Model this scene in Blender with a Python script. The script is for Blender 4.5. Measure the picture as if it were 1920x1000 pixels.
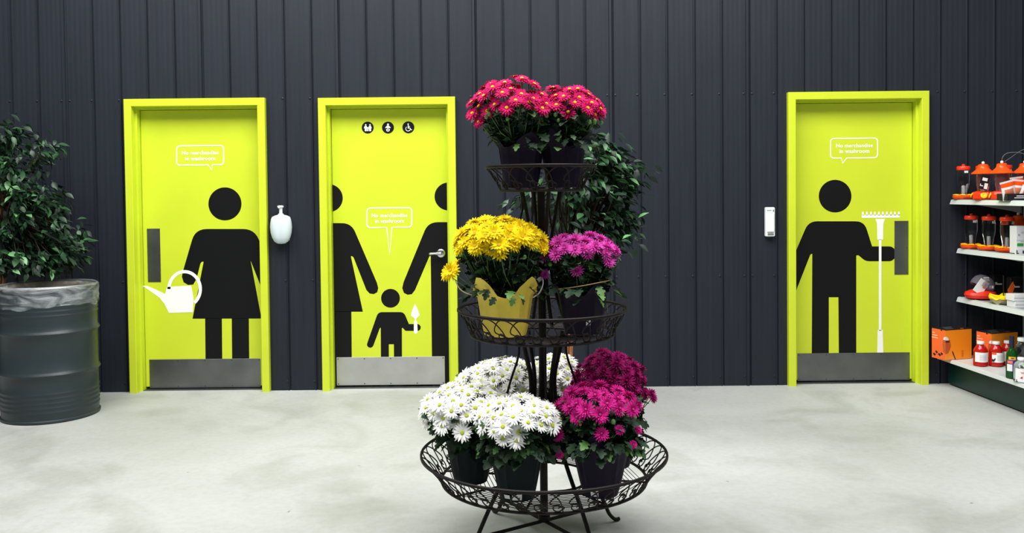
import bpy, math, random
from mathutils import Vector, Matrix, Euler, Quaternion
PI = math.pi
random.seed(7)
for o in list(bpy.data.objects): bpy.data.objects.remove(o)
scene = bpy.context.scene
COL = scene.collection

# ------------------------------------------------------------------ camera
F, PPX, PPY = 1650.0, 960.0, 402.0
D, H = 6.6, 1.484
cam_d = bpy.data.cameras.new('camera'); cam = bpy.data.objects.new('camera', cam_d); COL.objects.link(cam)
cam_d.sensor_width = 36.0; cam_d.lens = 36.0 * F / 1920.0
cam_d.shift_x = 0.0; cam_d.shift_y = -(500.0 - PPY) / 1920.0
cam_d.clip_start = 0.05; cam_d.clip_end = 100
ROT = Matrix.Rotation(PI/2 - 0.0261, 3, 'X') @ Matrix.Rotation(-0.0105, 3, 'Z')
cam.matrix_world = Matrix.Translation((0, -D, H)) @ ROT.to_4x4()
scene.camera = cam
CP = Vector((0, -D, H))
def ray(px, py): return ROT @ Vector(((px-PPX)/F, -(py-PPY)/F, -1.0))
def P(px, py, Y):
    d = ray(px, py); return CP + d * ((Y - CP.y) / d.y)
def PZ(px, py, z):
    d = ray(px, py); return CP + d * ((z - CP.z) / d.z)

# ------------------------------------------------------------------ light
w = bpy.data.worlds.new('world'); scene.world = w; w.use_nodes = True
bg = w.node_tree.nodes['Background']; bg.inputs[0].default_value = (0.86, 0.93, 1.0, 1); bg.inputs[1].default_value = 0.16
def area(name, loc, target, sx, sy, power, color):
    l = bpy.data.lights.new(name, 'AREA'); l.shape = 'RECTANGLE'; l.size = sx; l.size_y = sy; l.energy = power; l.color = color
    o = bpy.data.objects.new(name, l); COL.objects.link(o); o.location = loc
    o.rotation_euler = (Vector(target) - Vector(loc)).to_track_quat('-Z', 'Y').to_euler()
    return o
area('skylight', (-0.5, -2.9, 5.2), (-0.4, -2.1, 0), 7.4, 2.8, 620, (1.0, 0.99, 0.98))
scene.view_settings.view_transform = 'Standard'; scene.view_settings.look = 'None'
scene.view_settings.exposure = 0.15; scene.view_settings.gamma = 1.0; scene.view_settings.use_curve_mapping = False

# ------------------------------------------------------------------ materials
def lin(c):
    return tuple(((v/255)/12.92 if v/255 <= 0.04045 else ((v/255+0.055)/1.055)**2.4) for v in c) + (1.0,)
MATS = {}
def mat(name, rgb, rough=0.5, metal=0.0, var=0.0, vscale=8.0, bump=0.0, bscale=60.0, trans=0.0, ior=1.45, coat=0.0, sub=0.0, stretch=None, spec=0.5, alpha=1.0, sheen=0.0):
    if name in MATS: return MATS[name]
    m = bpy.data.materials.new(name); m.use_nodes = True; nt = m.node_tree; b = nt.nodes['Principled BSDF']
    b.inputs['Base Color'].default_value = lin(rgb); b.inputs['Roughness'].default_value = rough; b.inputs['Metallic'].default_value = metal
    b.inputs['Transmission Weight'].default_value = trans; b.inputs['IOR'].default_value = ior; b.inputs['Coat Weight'].default_value = coat
    b.inputs['Specular IOR Level'].default_value = spec; b.inputs['Alpha'].default_value = alpha; b.inputs['Sheen Weight'].default_value = sheen
    tc = nt.nodes.new('ShaderNodeTexCoord'); src = tc.outputs['Object']
    if stretch:
        mp = nt.nodes.new('ShaderNodeMapping'); mp.inputs['Scale'].default_value = stretch; nt.links.new(src, mp.inputs[0]); src = mp.outputs[0]
    if var > 0:
        n = nt.nodes.new('ShaderNodeTexNoise'); n.inputs['Scale'].default_value = vscale; n.inputs['Detail'].default_value = 5; nt.links.new(src, n.inputs['Vector'])
        r = nt.nodes.new('ShaderNodeMapRange'); r.inputs['From Min'].default_value = 0.3; r.inputs['From Max'].default_value = 0.7
        r.inputs['To Min'].default_value = 1-var; r.inputs['To Max'].default_value = 1+var; nt.links.new(n.outputs[0], r.inputs[0])
        mx = nt.nodes.new('ShaderNodeVectorMath'); mx.operation = 'SCALE'; mx.inputs[0].default_value = lin(rgb)[:3]
        nt.links.new(r.outputs[0], mx.inputs['Scale']); nt.links.new(mx.outputs[0], b.inputs['Base Color'])
    if bump > 0:
        n2 = nt.nodes.new('ShaderNodeTexNoise'); n2.inputs['Scale'].default_value = bscale; n2.inputs['Detail'].default_value = 4; nt.links.new(src, n2.inputs['Vector'])
        bp = nt.nodes.new('ShaderNodeBump'); bp.inputs['Strength'].default_value = bump; bp.inputs['Distance'].default_value = 0.01
        nt.links.new(n2.outputs[0], bp.inputs['Height']); nt.links.new(bp.outputs[0], b.inputs['Normal'])
    MATS[name] = m; return m
LIME = mat('lime paint', (206, 222, 48), 0.38, var=0.03, vscale=3, bump=0.03, bscale=120)
LIMEF = mat('lime frame paint', (206, 223, 50), 0.33, var=0.03, vscale=5)
WALL = mat('charcoal siding', (36, 40, 48), 0.5, spec=0.25, var=0.10, vscale=3, stretch=(6, 6, 0.5), bump=0.05, bscale=30, metal=0.0)
WALLB = mat('wall backing', (30, 32, 36), 0.8)
BLACK = mat('black vinyl', (9, 9, 11), 0.5, spec=0.3)
WHITEV = mat('white vinyl', (250, 250, 245), 0.45)
STEEL = mat('brushed steel', (196, 196, 194), 0.5, metal=0.75, var=0.08, vscale=6, bump=0.02, bscale=120)
STEELD = mat('dark steel', (120, 122, 122), 0.35, metal=0.9, var=0.15, vscale=5)
CHROME = mat('satin chrome', (215, 216, 220), 0.18, metal=1.0)
SCREW = mat('screw paint', (34, 37, 44), 0.4)
SCREWM = mat('screw metal', (90, 90, 92), 0.4, metal=0.8)
WPLAS = mat('white plastic', (236, 240, 240), 0.3)
WPLAST = mat('milky plastic', (214, 228, 230), 0.25, sub=0.2)
GREYP = mat('grey plastic', (120, 122, 124), 0.4)
IRON = mat('brown wrought iron', (24, 18, 17), 0.55, metal=0.0, spec=0.25, var=0.3, vscale=40, bump=0.2, bscale=200)
BARREL = mat('dark green grey drum paint', (40, 51, 54), 0.40, var=0.12, vscale=4, bump=0.05, bscale=15)
INNER = mat('drum inside', (150, 135, 112), 0.7, var=0.2)
LEAFA = mat('ficus leaf dark', (26, 50, 34), 0.42, var=0.25, vscale=30)
LEAFB = mat('ficus leaf mid', (44, 82, 46), 0.4, var=0.25, vscale=30)
LEAFC = mat('ficus leaf bright', (104, 156, 100), 0.4, var=0.15, vscale=30)
MLA = mat('mum leaf dark', (32, 60, 36), 0.6, var=0.25, vscale=40)
MLB = mat('mum leaf mid', (48, 86, 44), 0.55, var=0.25, vscale=40)
MLC = mat('mum leaf light', (96, 142, 70), 0.5, var=0.2, vscale=40)
STEM = mat('green stem', (84, 116, 60), 0.55)
BARK = mat('woven brown trunk', (168, 108, 66), 0.6, var=0.35, vscale=30, stretch=(4, 4, 0.6), bump=0.4, bscale=40)
TWIG = mat('twig', (54, 42, 30), 0.7)
SOIL = mat('soil', (48, 36, 28), 0.95, bump=0.6, bscale=150)
POTD = mat('dark plastic pot', (34, 36, 38), 0.45)
WRAPP = mat('dark purple wrap', (27, 19, 40), 0.6, spec=0.2, var=0.12, vscale=12, bump=0.3, bscale=35)
WRAPG = mat('dark green wrap', (8, 22, 24), 0.6, spec=0.2, var=0.12, vscale=12, bump=0.3, bscale=35)
WRAPY = mat('yellow wrap', (255, 228, 84), 0.5, var=0.06, vscale=12, bump=0.3, bscale=35)
PW = mat('white petal', (250, 250, 246), 0.7, spec=0.2)
PR = mat('crimson petal', (200, 10, 92), 0.7, spec=0.15, var=0.2, vscale=60)
PY = mat('yellow petal', (255, 226, 8), 0.7, spec=0.2, var=0.06, vscale=60)
PK = mat('pink petal', (228, 80, 188), 0.7, spec=0.2, var=0.12, vscale=60)
PM = mat('magenta petal', (212, 34, 142), 0.7, spec=0.2, var=0.15, vscale=60)
PD = mat('dark magenta petal', (148, 12, 92), 0.7, spec=0.15, var=0.2, vscale=60)
CY = mat('yellow centre', (226, 206, 40), 0.7)
CG = mat('green yellow centre', (190, 200, 60), 0.7)
CO = mat('gold centre', (226, 176, 20), 0.7)
CP_ = mat('magenta centre', (196, 60, 150), 0.7)
SHELFM = mat('pale shelf steel', (208, 214, 210), 0.35, var=0.03)
SHELFG = mat('grey shelf deck', (150, 150, 152), 0.45)
KICK = mat('dark green steel', (12, 46, 42), 0.35, var=0.08)
ORANGE = mat('orange plastic', (250, 84, 12), 0.3)
ORANGER = mat('red orange plastic', (244, 56, 20), 0.3)
YELP = mat('yellow plastic', (255, 196, 20), 0.35)
GLASS = mat('clear glass', (235, 242, 242), 0.04, trans=1.0, ior=1.3)
REDGLASS = mat('red tinted glass', (232, 150, 150), 0.06, trans=0.9, ior=1.3)
NECTAR = mat('red nectar bottle', (214, 30, 22), 0.12, trans=0.35)
GREENG = mat('green bottle glass', (20, 84, 30), 0.1, trans=0.3)
BOXO = mat('orange carton', (255, 150, 26), 0.5)
BOXR = mat('red orange carton', (250, 106, 46), 0.5)
BOXB = mat('black carton', (22, 22, 26), 0.5)
PAPER = mat('white label paper', (240, 240, 238), 0.6)
INK = mat('dark ink', (60, 60, 64), 0.6)
NAVY = mat('navy foil', (24, 30, 60), 0.35)
PURPLE = mat('purple print', (92, 50, 150), 0.5)
GRNP = mat('green print', (60, 160, 60), 0.5)
PINKP = mat('salmon print', (236, 130, 90), 0.5)
TAN = mat('raffia', (190, 160, 110), 0.7)
BEIGE = mat('beige moulded tray', (172, 160, 124), 0.6)
WIRE = mat('galvanised wire', (170, 170, 168), 0.35, metal=0.8)
TEAL = mat('teal print', (20, 120, 110), 0.5)

def floor_mat():
    m = bpy.data.materials.new('worn concrete'); m.use_nodes = True; nt = m.node_tree; b = nt.nodes['Principled BSDF']; L = nt.links.new
    tc = nt.nodes.new('ShaderNodeTexCoord')
    def noise(s, d, dist=0.0):
        n = nt.nodes.new('ShaderNodeTexNoise'); n.inputs['Scale'].default_value = s; n.inputs['Detail'].default_value = d; n.inputs['Distortion'].default_value = dist
        L(tc.outputs['Object'], n.inputs['Vector']); return n.outputs[0]
    def ramp(src, stops):
        r = nt.nodes.new('ShaderNodeValToRGB'); L(src, r.inputs[0]); e = r.color_ramp.elements
        e[0].position, e[0].color = stops[0]; e[1].position, e[1].color = stops[1]
        for p_, c_ in stops[2:]:
            x = e.new(p_); x.color = c_
        return r.outputs[0]
    def mul(a, c, f=1.0):
        x = nt.nodes.new('ShaderNodeMix'); x.data_type = 'RGBA'; x.blend_type = 'MULTIPLY'; x.inputs[0].default_value = f; L(a, x.inputs[6]); L(c, x.inputs[7]); return x.outputs[2]
    base = ramp(noise(0.55, 8, 0.5), [(0.30, lin((164, 167, 162))), (0.62, lin((190, 192, 189)))])
    blot = ramp(noise(1.7, 9, 0.9), [(0.36, (0.80, 0.81, 0.77, 1)), (0.52, (1, 1, 1, 1))])
    fine = ramp(noise(28, 8), [(0.3, (0.93, 0.93, 0.92, 1)), (0.6, (1, 1, 1, 1))])
    spots = ramp(noise(9, 3, 0.2), [(0.235, (0.45, 0.42, 0.36, 1)), (0.26, (1, 1, 1, 1))])
    c = mul(mul(mul(base, blot, 0.8), fine), spots)
    L(c, b.inputs['Base Color'])
    rr = nt.nodes.new('ShaderNodeMapRange'); rr.inputs['To Min'].default_value = 0.45; rr.inputs['To Max'].default_value = 0.75; L(noise(2.2, 6), rr.inputs[0]); L(rr.outputs[0], b.inputs['Roughness'])
    bp = nt.nodes.new('ShaderNodeBump'); bp.inputs['Strength'].default_value = 0.15; bp.inputs['Distance'].default_value = 0.01; L(noise(45, 6), bp.inputs['Height']); L(bp.outputs[0], b.inputs['Normal'])
    return m
FLOORM = floor_mat()

def film_mat():
    m = bpy.data.materials.new('clear bin liner film'); m.use_nodes = True; nt = m.node_tree; b = nt.nodes['Principled BSDF']; L = nt.links.new
    b.inputs['Base Color'].default_value = (0.85, 0.9, 0.93, 1); b.inputs['Roughness'].default_value = 0.14
    tc = nt.nodes.new('ShaderNodeTexCoord'); mp = nt.nodes.new('ShaderNodeMapping'); mp.inputs['Scale'].default_value = (1, 1, 2.6); mp.inputs['Rotation'].default_value = (.5, .5, 0); L(tc.outputs['Object'], mp.inputs[0])
    n = nt.nodes.new('ShaderNodeTexNoise'); n.inputs['Scale'].default_value = 5; n.inputs['Detail'].default_value = 5; n.inputs['Distortion'].default_value = 1.6; L(mp.outputs[0], n.inputs['Vector'])
    r = nt.nodes.new('ShaderNodeMapRange'); r.inputs['From Min'].default_value = 0.42; r.inputs['From Max'].default_value = 0.64; r.inputs['To Min'].default_value = 0.05; r.inputs['To Max'].default_value = 0.34
    L(n.outputs[0], r.inputs[0]); L(r.outputs[0], b.inputs['Alpha'])
    bp = nt.nodes.new('ShaderNodeBump'); bp.inputs['Strength'].default_value = 0.8; bp.inputs['Distance'].default_value = 0.02; L(n.outputs[0], bp.inputs['Height']); L(bp.outputs[0], b.inputs['Normal'])
    return m
FILM = film_mat()

# ------------------------------------------------------------------ mesh helpers
def wpos(o):
    p = Vector((0, 0, 0))
    while o is not None: p += o.location; o = o.parent
    return p
class MB:
    def __init__(s): s.v = []; s.f = []; s.m = []
    def add(s, vs, fs, mi=0):
        b = len(s.v); s.v += [tuple(v) for v in vs]; s.f += [tuple(i+b for i in f) for f in fs]; s.m += [mi]*len(fs); return s
    def box(s, x0, x1, y0, y1, z0, z1, mi=0):
        return s.add([(x0,y0,z0),(x1,y0,z0),(x1,y1,z0),(x0,y1,z0),(x0,y0,z1),(x1,y0,z1),(x1,y1,z1),(x0,y1,z1)],
                     [(0,3,2,1),(4,5,6,7),(0,1,5,4),(1,2,6,5),(2,3,7,6),(3,0,4,7)], mi)
    def bbox(s, x0, x1, y0, y1, z0, z1, c=0.003, mi=0):     # box with chamfered vertical+horizontal edges (rounded look)
        r = []
        for z, i in ((z0, c), (z0+c, 0), (z1-c, 0), (z1, c)):
            a, b_, d, e = x0+i, x1-i, y0+i, y1-i
            r.append([(a+c,d,z),(b_-c,d,z),(b_,d+c,z),(b_,e-c,z),(b_-c,e,z),(a+c,e,z),(a,e-c,z),(a,d+c,z)])
        vs = [v for q in r for v in q]; fs = []
        for k in range(3):
            for i in range(8): fs.append((k*8+i, k*8+(i+1) % 8, (k+1)*8+(i+1) % 8, (k+1)*8+i))
        fs.append(tuple(reversed(range(8)))); fs.append(tuple(range(24, 32)))
        return s.add(vs, fs, mi)
    def tube(s, pts, rad, seg=6, closed=False, cap=True, mi=0, flat=1.0):
        pts = [Vector(p) for p in pts]; n = len(pts)
        if not isinstance(rad, (list, tuple)): rad = [rad]*n
        T = []
        for i in range(n):
            a = pts[(i-1) % n] if (closed or i > 0) else pts[i]; b = pts[(i+1) % n] if (closed or i < n-1) else pts[i]
            t = b-a; T.append(t.normalized() if t.length > 1e-9 else Vector((0, 0, 1)))
        up = Vector((0, 0, 1)) if abs(T[0].z) < 0.9 else Vector((1, 0, 0))
        nrm = (up - T[0]*up.dot(T[0])).normalized(); vs = []
        for i in range(n):
            nrm = (nrm - T[i]*nrm.dot(T[i])).normalized(); bi = T[i].cross(nrm)
            for k in range(seg):
                a = 2*PI*k/seg; vs.append(pts[i] + nrm*math.cos(a)*rad[i]*flat + bi*math.sin(a)*rad[i])
        fs = []
        for i in range(n if closed else n-1):
            j = (i+1) % n
            for k in range(seg): fs.append((i*seg+k, i*seg+(k+1) % seg, j*seg+(k+1) % seg, j*seg+k))
        if cap and not closed: fs.append(tuple(reversed(range(seg)))); fs.append(tuple((n-1)*seg+k for k in range(seg)))
        return s.add(vs, fs, mi)
    def lathe(s, prof, c=(0, 0, 0), seg=32, fn=None, mi=0, capb=False, capt=False):
        vs = []
        for i, (r, z) in enumerate(prof):
            for k in range(seg):
                a = 2*PI*k/seg; rr, zz = (r, z) if fn is None else fn(r, z, a, i)
                vs.append((c[0]+rr*math.cos(a), c[1]+rr*math.sin(a), c[2]+zz))
        fs = []
        for i in range(len(prof)-1):
            for k in range(seg): fs.append((i*seg+k, i*seg+(k+1) % seg, (i+1)*seg+(k+1) % seg, (i+1)*seg+k))
        if capb: fs.append(tuple(reversed(range(seg))))
        if capt: fs.append(tuple((len(prof)-1)*seg+k for k in range(seg)))
        return s.add(vs, fs, mi)
    def plate(s, poly, y0, y1, mi=0):                       # polygon in (x,z), extruded from y0 (front) to y1
        n = len(poly); vs = [(p[0], y0, p[1]) for p in poly] + [(p[0], y1, p[1]) for p in poly]
        ar = sum(poly[i][0]*poly[(i+1) % n][1]-poly[(i+1) % n][0]*poly[i][1] for i in range(n))
        fr = tuple(range(n)); bk = tuple(reversed(range(n, 2*n))); side = [(i, n+i, n+(i+1) % n, (i+1) % n) for i in range(n)]
        if ar < 0: fr = fr[::-1]; bk = bk[::-1]; side = [q[::-1] for q in side]
        return s.add(vs, [fr, bk]+side, mi)
    def mesh(s, name, mats, smooth=False, off=Vector((0, 0, 0))):
        me = bpy.data.meshes.new(name); me.from_pydata([Vector(v)-off for v in s.v], [], s.f)
        for m in (mats if isinstance(mats, (list, tuple)) else [mats]): me.materials.append(m)
        me.polygons.foreach_set('material_index', s.m)
        if smooth:
            me.polygons.foreach_set('use_smooth', [True]*len(me.polygons))
            try: me.set_sharp_from_angle(angle=math.radians(42))
            except Exception: pass
        me.update(); return me
    def build(s, name, mats, parent=None, smooth=False, world=True, loc=None):
        """world=True: the vertices are world positions; the object keeps its origin at the parent's"""
        off = wpos(parent) if (world and parent is not None) else Vector((0, 0, 0))
        o = bpy.data.objects.new(name, s.mesh(name, mats, smooth, off)); COL.objects.link(o)
        if parent is not None: o.parent = parent
        if loc is not None: o.location = loc
        return o
def put(name, me, parent=None, loc=(0, 0, 0), rot=None, scale=None):
    o = bpy.data.objects.new(name, me); COL.objects.link(o)
    if parent is not None: o.parent = parent
    o.location = loc
    if rot is not None:
        o.rotation_mode = 'QUATERNION'; o.rotation_quaternion = rot
    if scale is not None: o.scale = (scale,)*3
    return o
def empty(name, loc=(0, 0, 0), rz=0.0):
    o = bpy.data.objects.new(name, None); COL.objects.link(o); o.location = loc; o.rotation_euler = (0, 0, rz); o.empty_display_size = 0.1; return o
def tag(o, label=None, cat=None, group=None, kind=None):
    for k, v in (('label', label), ('category', cat), ('group', group), ('kind', kind)):
        if v: o[k] = v
    return o
def copy_tree(o, parent=None):
    c = o.copy(); COL.objects.link(c); c.parent = parent
    for ch in list(o.children): copy_tree(ch, c)
    return c
def place(o, loc, rz=0.0):
    o.location = loc; o.rotation_euler = (0, 0, rz); return o
def smoothpath(pts, n=6):
    pts = [Vector(p) for p in pts]; out = []
    for i in range(len(pts)-1):
        p0 = pts[max(i-1, 0)]; p1 = pts[i]; p2 = pts[i+1]; p3 = pts[min(i+2, len(pts)-1)]
        for k in range(n):
            t = k/n; out.append(0.5*((2*p1)+(-p0+p2)*t+(2*p0-5*p1+4*p2-p3)*t*t+(-p0+3*p1-3*p2+p3)*t**3))
    out.append(pts[-1]); return out

# ------------------------------------------------------------------ the setting: floor and wall
fl = MB(); fl.box(-9, 9, -13, 0.6, -0.12, 0.0); floor = fl.build('floor', FLOORM); tag(floor, kind='structure')

FY, LY = -0.045, 0.075        # front faces of door frames and of door leaves
def avgx(a, b, Y): return 0.5*(P(*a, Y).x + P(*b, Y).x)
def door_rect(tl, tr, bl, br):
    return avgx(tl, bl, FY), avgx(tr, br, FY), 0.5*(P(*tl, FY).z+P(*tr, FY).z)
DOORS = [door_rect((231, 185.5), (495, 183.5), (243, 740), (506, 735)),
         door_rect((595, 183.5), (853.5, 181.5), (605, 733), (859, 730)),
         door_rect((1478, 173.5), (1743, 169.5), (1480, 725), (1742, 724))]
FW = 0.056
WTOP = 4.6
SEAM = 51.0/250.0; X0 = P(896.5, 400, 0).x
back = MB(); back.box(-9, 9, 0.22, 0.34, 0, WTOP)
wall = back.build('wall_back', WALLB); tag(wall, kind='structure')
def panel_profile(w_, wide):
    p = [(0, .010), (.004, .010), (.007, 0)]
    e = w_-(.032 if wide else .014); n = 9
    for i in range(n):
        a = .007+(e-.012)*(i+0.55)/n; p += [(a, -.0006 if i % 2 else .0002)]
    if wide: p += [(e, 0), (e+.004, -.013), (e+.021, -.013), (e+.026, .004), (w_, .010)]
    else: p += [(e-.003, 0), (e+.001, -.007), (e+.006, -.007), (e+.010, .010), (w_, .010)]
    return p
screws = MB()
zs_rows = [P(900, 181, 0).z, P(1400, 517, 0).z, 0.07]
for k in range(-26, 29):
    xa = X0 + k*SEAM; wide = ((k+1) % 5 == 0); prof = panel_profile(SEAM, wide)
    cuts = [(xa, xa+SEAM, 0.0)]
    for (dx0, dx1, dz) in DOORS:
        a, b = dx0+0.02, dx1-0.02; new = []
        for (c0, c1, zb) in cuts:
            if b <= c0 or a >= c1 or zb > 0: new.append((c0, c1, zb)); continue
            if a > c0: new.append((c0, a, 0.0))
            new.append((max(a, c0), min(b, c1), dz-0.02))
            if b < c1: new.append((b, c1, 0.0))
        cuts = new
    mb = MB()
    for c0, c1, zb in cuts:
        def yat(x):
            x -= xa
            for (xa1, ya1), (xb1, yb1) in zip(prof, prof[1:]):
                if xa1 <= x <= xb1+1e-9: return ya1+(yb1-ya1)*((x-xa1)/max(xb1-xa1, 1e-9))
            return .010
        xs = [(c0, yat(c0))]+[(xa+px_, py_) for px_, py_ in prof if c0 < xa+px_ < c1]+[(c1, yat(c1))]
        n = len(xs); vs = [(x, y, zb) for x, y in xs]+[(x, y, WTOP) for x, y in xs]
        mb.add(vs, [(i, i+1, n+i+1, n+i) for i in range(n-1)])
        mb.add([(c0, 0.03, zb), (c1, 0.03, zb), (c1, 0.03, WTOP), (c0, 0.03, WTOP)], [(0, 3, 2, 1)])
    mb.build('wall_panel', WALL, wall)
    for z in zs_rows:
        for sx in ([SEAM-.024] + ([.016] if (k % 5 == 0) else [])) if not wide else [SEAM-.045]:
            x = xa+sx
            if any(a_-.02 < x < b_+.02 and z < dz_+.02 for a_, b_, dz_ in DOORS): continue
            screws.lathe([(0.0075, 0), (0.0075, .002), (.0045, .0035), (.004, .006), (.0001, .0065)], (0, 0, 0), 8)
            for i in range(len(screws.v)-40, len(screws.v)):
                vx, vy, vz = screws.v[i]; screws.v[i] = (x+vx, -.0005-vz, z+vy)
so = screws.build('wall_screws', SCREW, wall, smooth=True); tag(so, kind='stuff')

# ------------------------------------------------------------------ doors
def round_poly(pts, n=6):
    out = []; N = len(pts)
    for i in range(N):
        p = pts[i]; r = p[2] if len(p) > 2 else 0
        c = Vector((p[0], p[1]))
        if r <= 0: out.append((c.x, c.y)); continue
        a = Vector(pts[i-1][:2]); b = Vector(pts[(i+1) % N][:2])
        ra = min(r, (a-c).length*0.5); rb = min(r, (b-c).length*0.5)
        s_ = c+(a-c).normalized()*ra; e = c+(b-c).normalized()*rb
        for k in range(n+1):
            t = k/n; q = s_*(1-t)**2+c*2*t*(1-t)+e*t*t; out.append((q.x, q.y))
    return out
def circ(cx, cy, r, n=48, ry=None): return [(cx+r*math.cos(2*PI*i/n), cy+(ry or r)*math.sin(2*PI*i/n)) for i in range(n)]
def clipx(poly, lo, hi):
    def half(ps, f, X):
        out = []
        for i in range(len(ps)):
            a, b = ps[i-1], ps[i]
            if f(a) != f(b):
                t = (X-a[0])/(b[0]-a[0]); out.append((X, a[1]+(b[1]-a[1])*t))
            if f(b): out.append(b)
        return out
    poly = half(poly, lambda p: p[0] >= lo, lo)
    return half(poly, lambda p: p[0] <= hi, hi)
def zm(ox, oy, k): return lambda pts: [((ox+p[0]/k), (oy+p[1]/k)) + ((p[2]/k,) if len(p) > 2 else ()) for p in pts]
def on_plane(poly, Y): return [(P(x, y, Y).x, P(x, y, Y).z) for x, y in poly]
def decal(name, parent, polys, m, lay, X=None, label=None):
    Y = LY-0.0006-0.0007*lay; mb = MB()
    for p in polys:
        q = on_plane(p, LY)
        if X: q = clipx(q, *X)
        if len(q) > 2: mb.plate(q, Y, LY-0.0001)
    o = mb.build(name, m, parent)
    bpy_tri(o)
    if label: o['label'] = label
    return o
import bmesh
def bpy_tri(o):
    bm = bmesh.new(); bm.from_mesh(o.data); bmesh.ops.triangulate(bm, faces=[f for f in bm.faces if len(f.verts) > 4]); bm.to_mesh(o.data); bm.free()
def stroke(pts, wd, closed=True):
    pts = [Vector(p) for p in pts]; n = len(pts); quads = []; off = []
    for i in range(n):
        a = pts[i-1] if (closed or i > 0) else pts[i]; b = pts[(i+1) % n] if (closed or i < n-1) else pts[i]
        t = (b-a).normalized(); nn = Vector((-t.y, t.x))*wd/2; off.append((pts[i]+nn, pts[i]-nn))
    for i in range(n if closed else n-1):
        j = (i+1) % n; quads.append([tuple(off[i][0]), tuple(off[j][0]), tuple(off[j][1]), tuple(off[i][1])])
    return quads
def lettering(name, parent, lines, roll=-0.0105, label=None):
    """white bold text lines [(text, cx_px, cy_px, width_px)] on the leaf plane"""
    mb = MB()
    for (tx, cx, cy, wd) in lines:
        cu = bpy.data.curves.new('t', 'FONT'); cu.body = tx; cu.size = 1; cu.offset = 0.022; cu.resolution_u = 2; cu.align_x = 'CENTER'
        cu.space_character = 1.05
        ob = bpy.data.objects.new('t', cu); COL.objects.link(ob); bpy.context.view_layer.update()
        me = bpy.data.meshes.new_from_object(ob.evaluated_get(bpy.context.evaluated_depsgraph_get()))
        xs = [v.co.x for v in me.vertices]; w0 = max(xs)-min(xs); c0 = (max(xs)+min(xs))/2
        c = P(cx, cy, LY); s_ = (P(cx+wd/2, cy, LY).x-P(cx-wd/2, cy, LY).x)/w0
        mb.add([(c.x+(v.co.x-c0)*s_, LY-0.0012, c.z+(v.co.y-0.30)*s_) for v in me.vertices], [tuple(p.vertices) for p in me.polygons])
        bpy.data.objects.remove(ob); bpy.data.curves.remove(cu)
    o = mb.build(name, WHITEV, parent)
    if label: o['label'] = label
    return o

def make_door(idx, rect):
    x0, x1, zt = rect
    d = empty('door_%d' % idx, ((x0+x1)/2, 0, 0)); tag(d, kind='structure')
    # steel frame: mitred head and two jambs, each swept with a rabbeted section
    prof = [(0, 0.03), (0, FY+.003), (.003, FY), (FW-.003, FY), (FW, FY+.003), (FW, 0.020), (FW+.016, 0.020), (FW+.016, LY+.05)]
    zt_ = zt
    jl = MB(); jr = MB(); hd = MB()
    for (inx, y), (inx2, y2) in zip(prof, prof[1:]):
        jl.add([(x0+inx, y, 0), (x0+inx2, y2, 0), (x0+inx2, y2, zt-inx2), (x0+inx, y, zt-inx)], [(0, 1, 2, 3)])
        jr.add([(x1-inx, y, 0), (x1-inx2, y2, 0), (x1-inx2, y2, zt-inx2), (x1-inx, y, zt-inx)], [(3, 2, 1, 0)])
        hd.add([(x0+inx, y, zt-inx), (x0+inx2, y2, zt-inx2), (x1-inx2, y2, zt-inx2), (x1-inx, y, zt-inx)], [(0, 1, 2, 3)])
    # a hairline mitre: tiny dark caulk joint
    jl.build('frame_jamb', LIMEF, d); jr.build('frame_jamb', LIMEF, d); hd.build('frame_head', LIMEF, d)
    lx0, lx1, ltop = x0+FW+.019, x1-FW-.019, zt-FW-.019
    leaf = MB(); leaf.bbox(lx0, lx1, LY, LY+.044, 0.022, ltop, .0015)
    lo = leaf.build('door_leaf', LIME, d)
    th = MB(); th.box(x0+FW, x1-FW, 0.03, 0.20, 0, 0.006); th.build('threshold', STEELD, d)
    sh = MB(); sh.box(x0+.02, x1-.02, LY+.06, 0.215, 0, zt-.02); sh.build('dark_backing', WALLB, d)
    return d, lo, lx0, lx1
def metal_plate(name, leaf, tl, br, m, nx, nz, lay=1):
    a = P(*tl, LY); b = P(*br, LY); y = LY-.0025-.0007*lay
    mb = MB(); mb.bbox(min(a.x, b.x), max(a.x, b.x), y, LY-.0002, min(a.z, b.z), max(a.z, b.z), .0008)
    ix, iz = .012, .012
    for i in range(nx):
        for j in range(nz):
            if 0 < i < nx-1 and 0 < j < nz-1: continue
            x = a.x+ix+(b.x-a.x-2*ix)*(i/(nx-1) if nx > 1 else .5); z = a.z-iz+(b.z-a.z+2*iz)*j/(nz-1)
            s0 = len(mb.v); mb.lathe([(.0048, 0), (.0045, .0012), (.0001, .0018)], (0, 0, 0), 8, mi=1)
            for q in range(s0, len(mb.v)):
                vx, vy, vz = mb.v[q]; mb.v[q] = (x+vx, y-vz, z+vy)
    return mb.build(name, [m, SCREWM], leaf)

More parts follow.
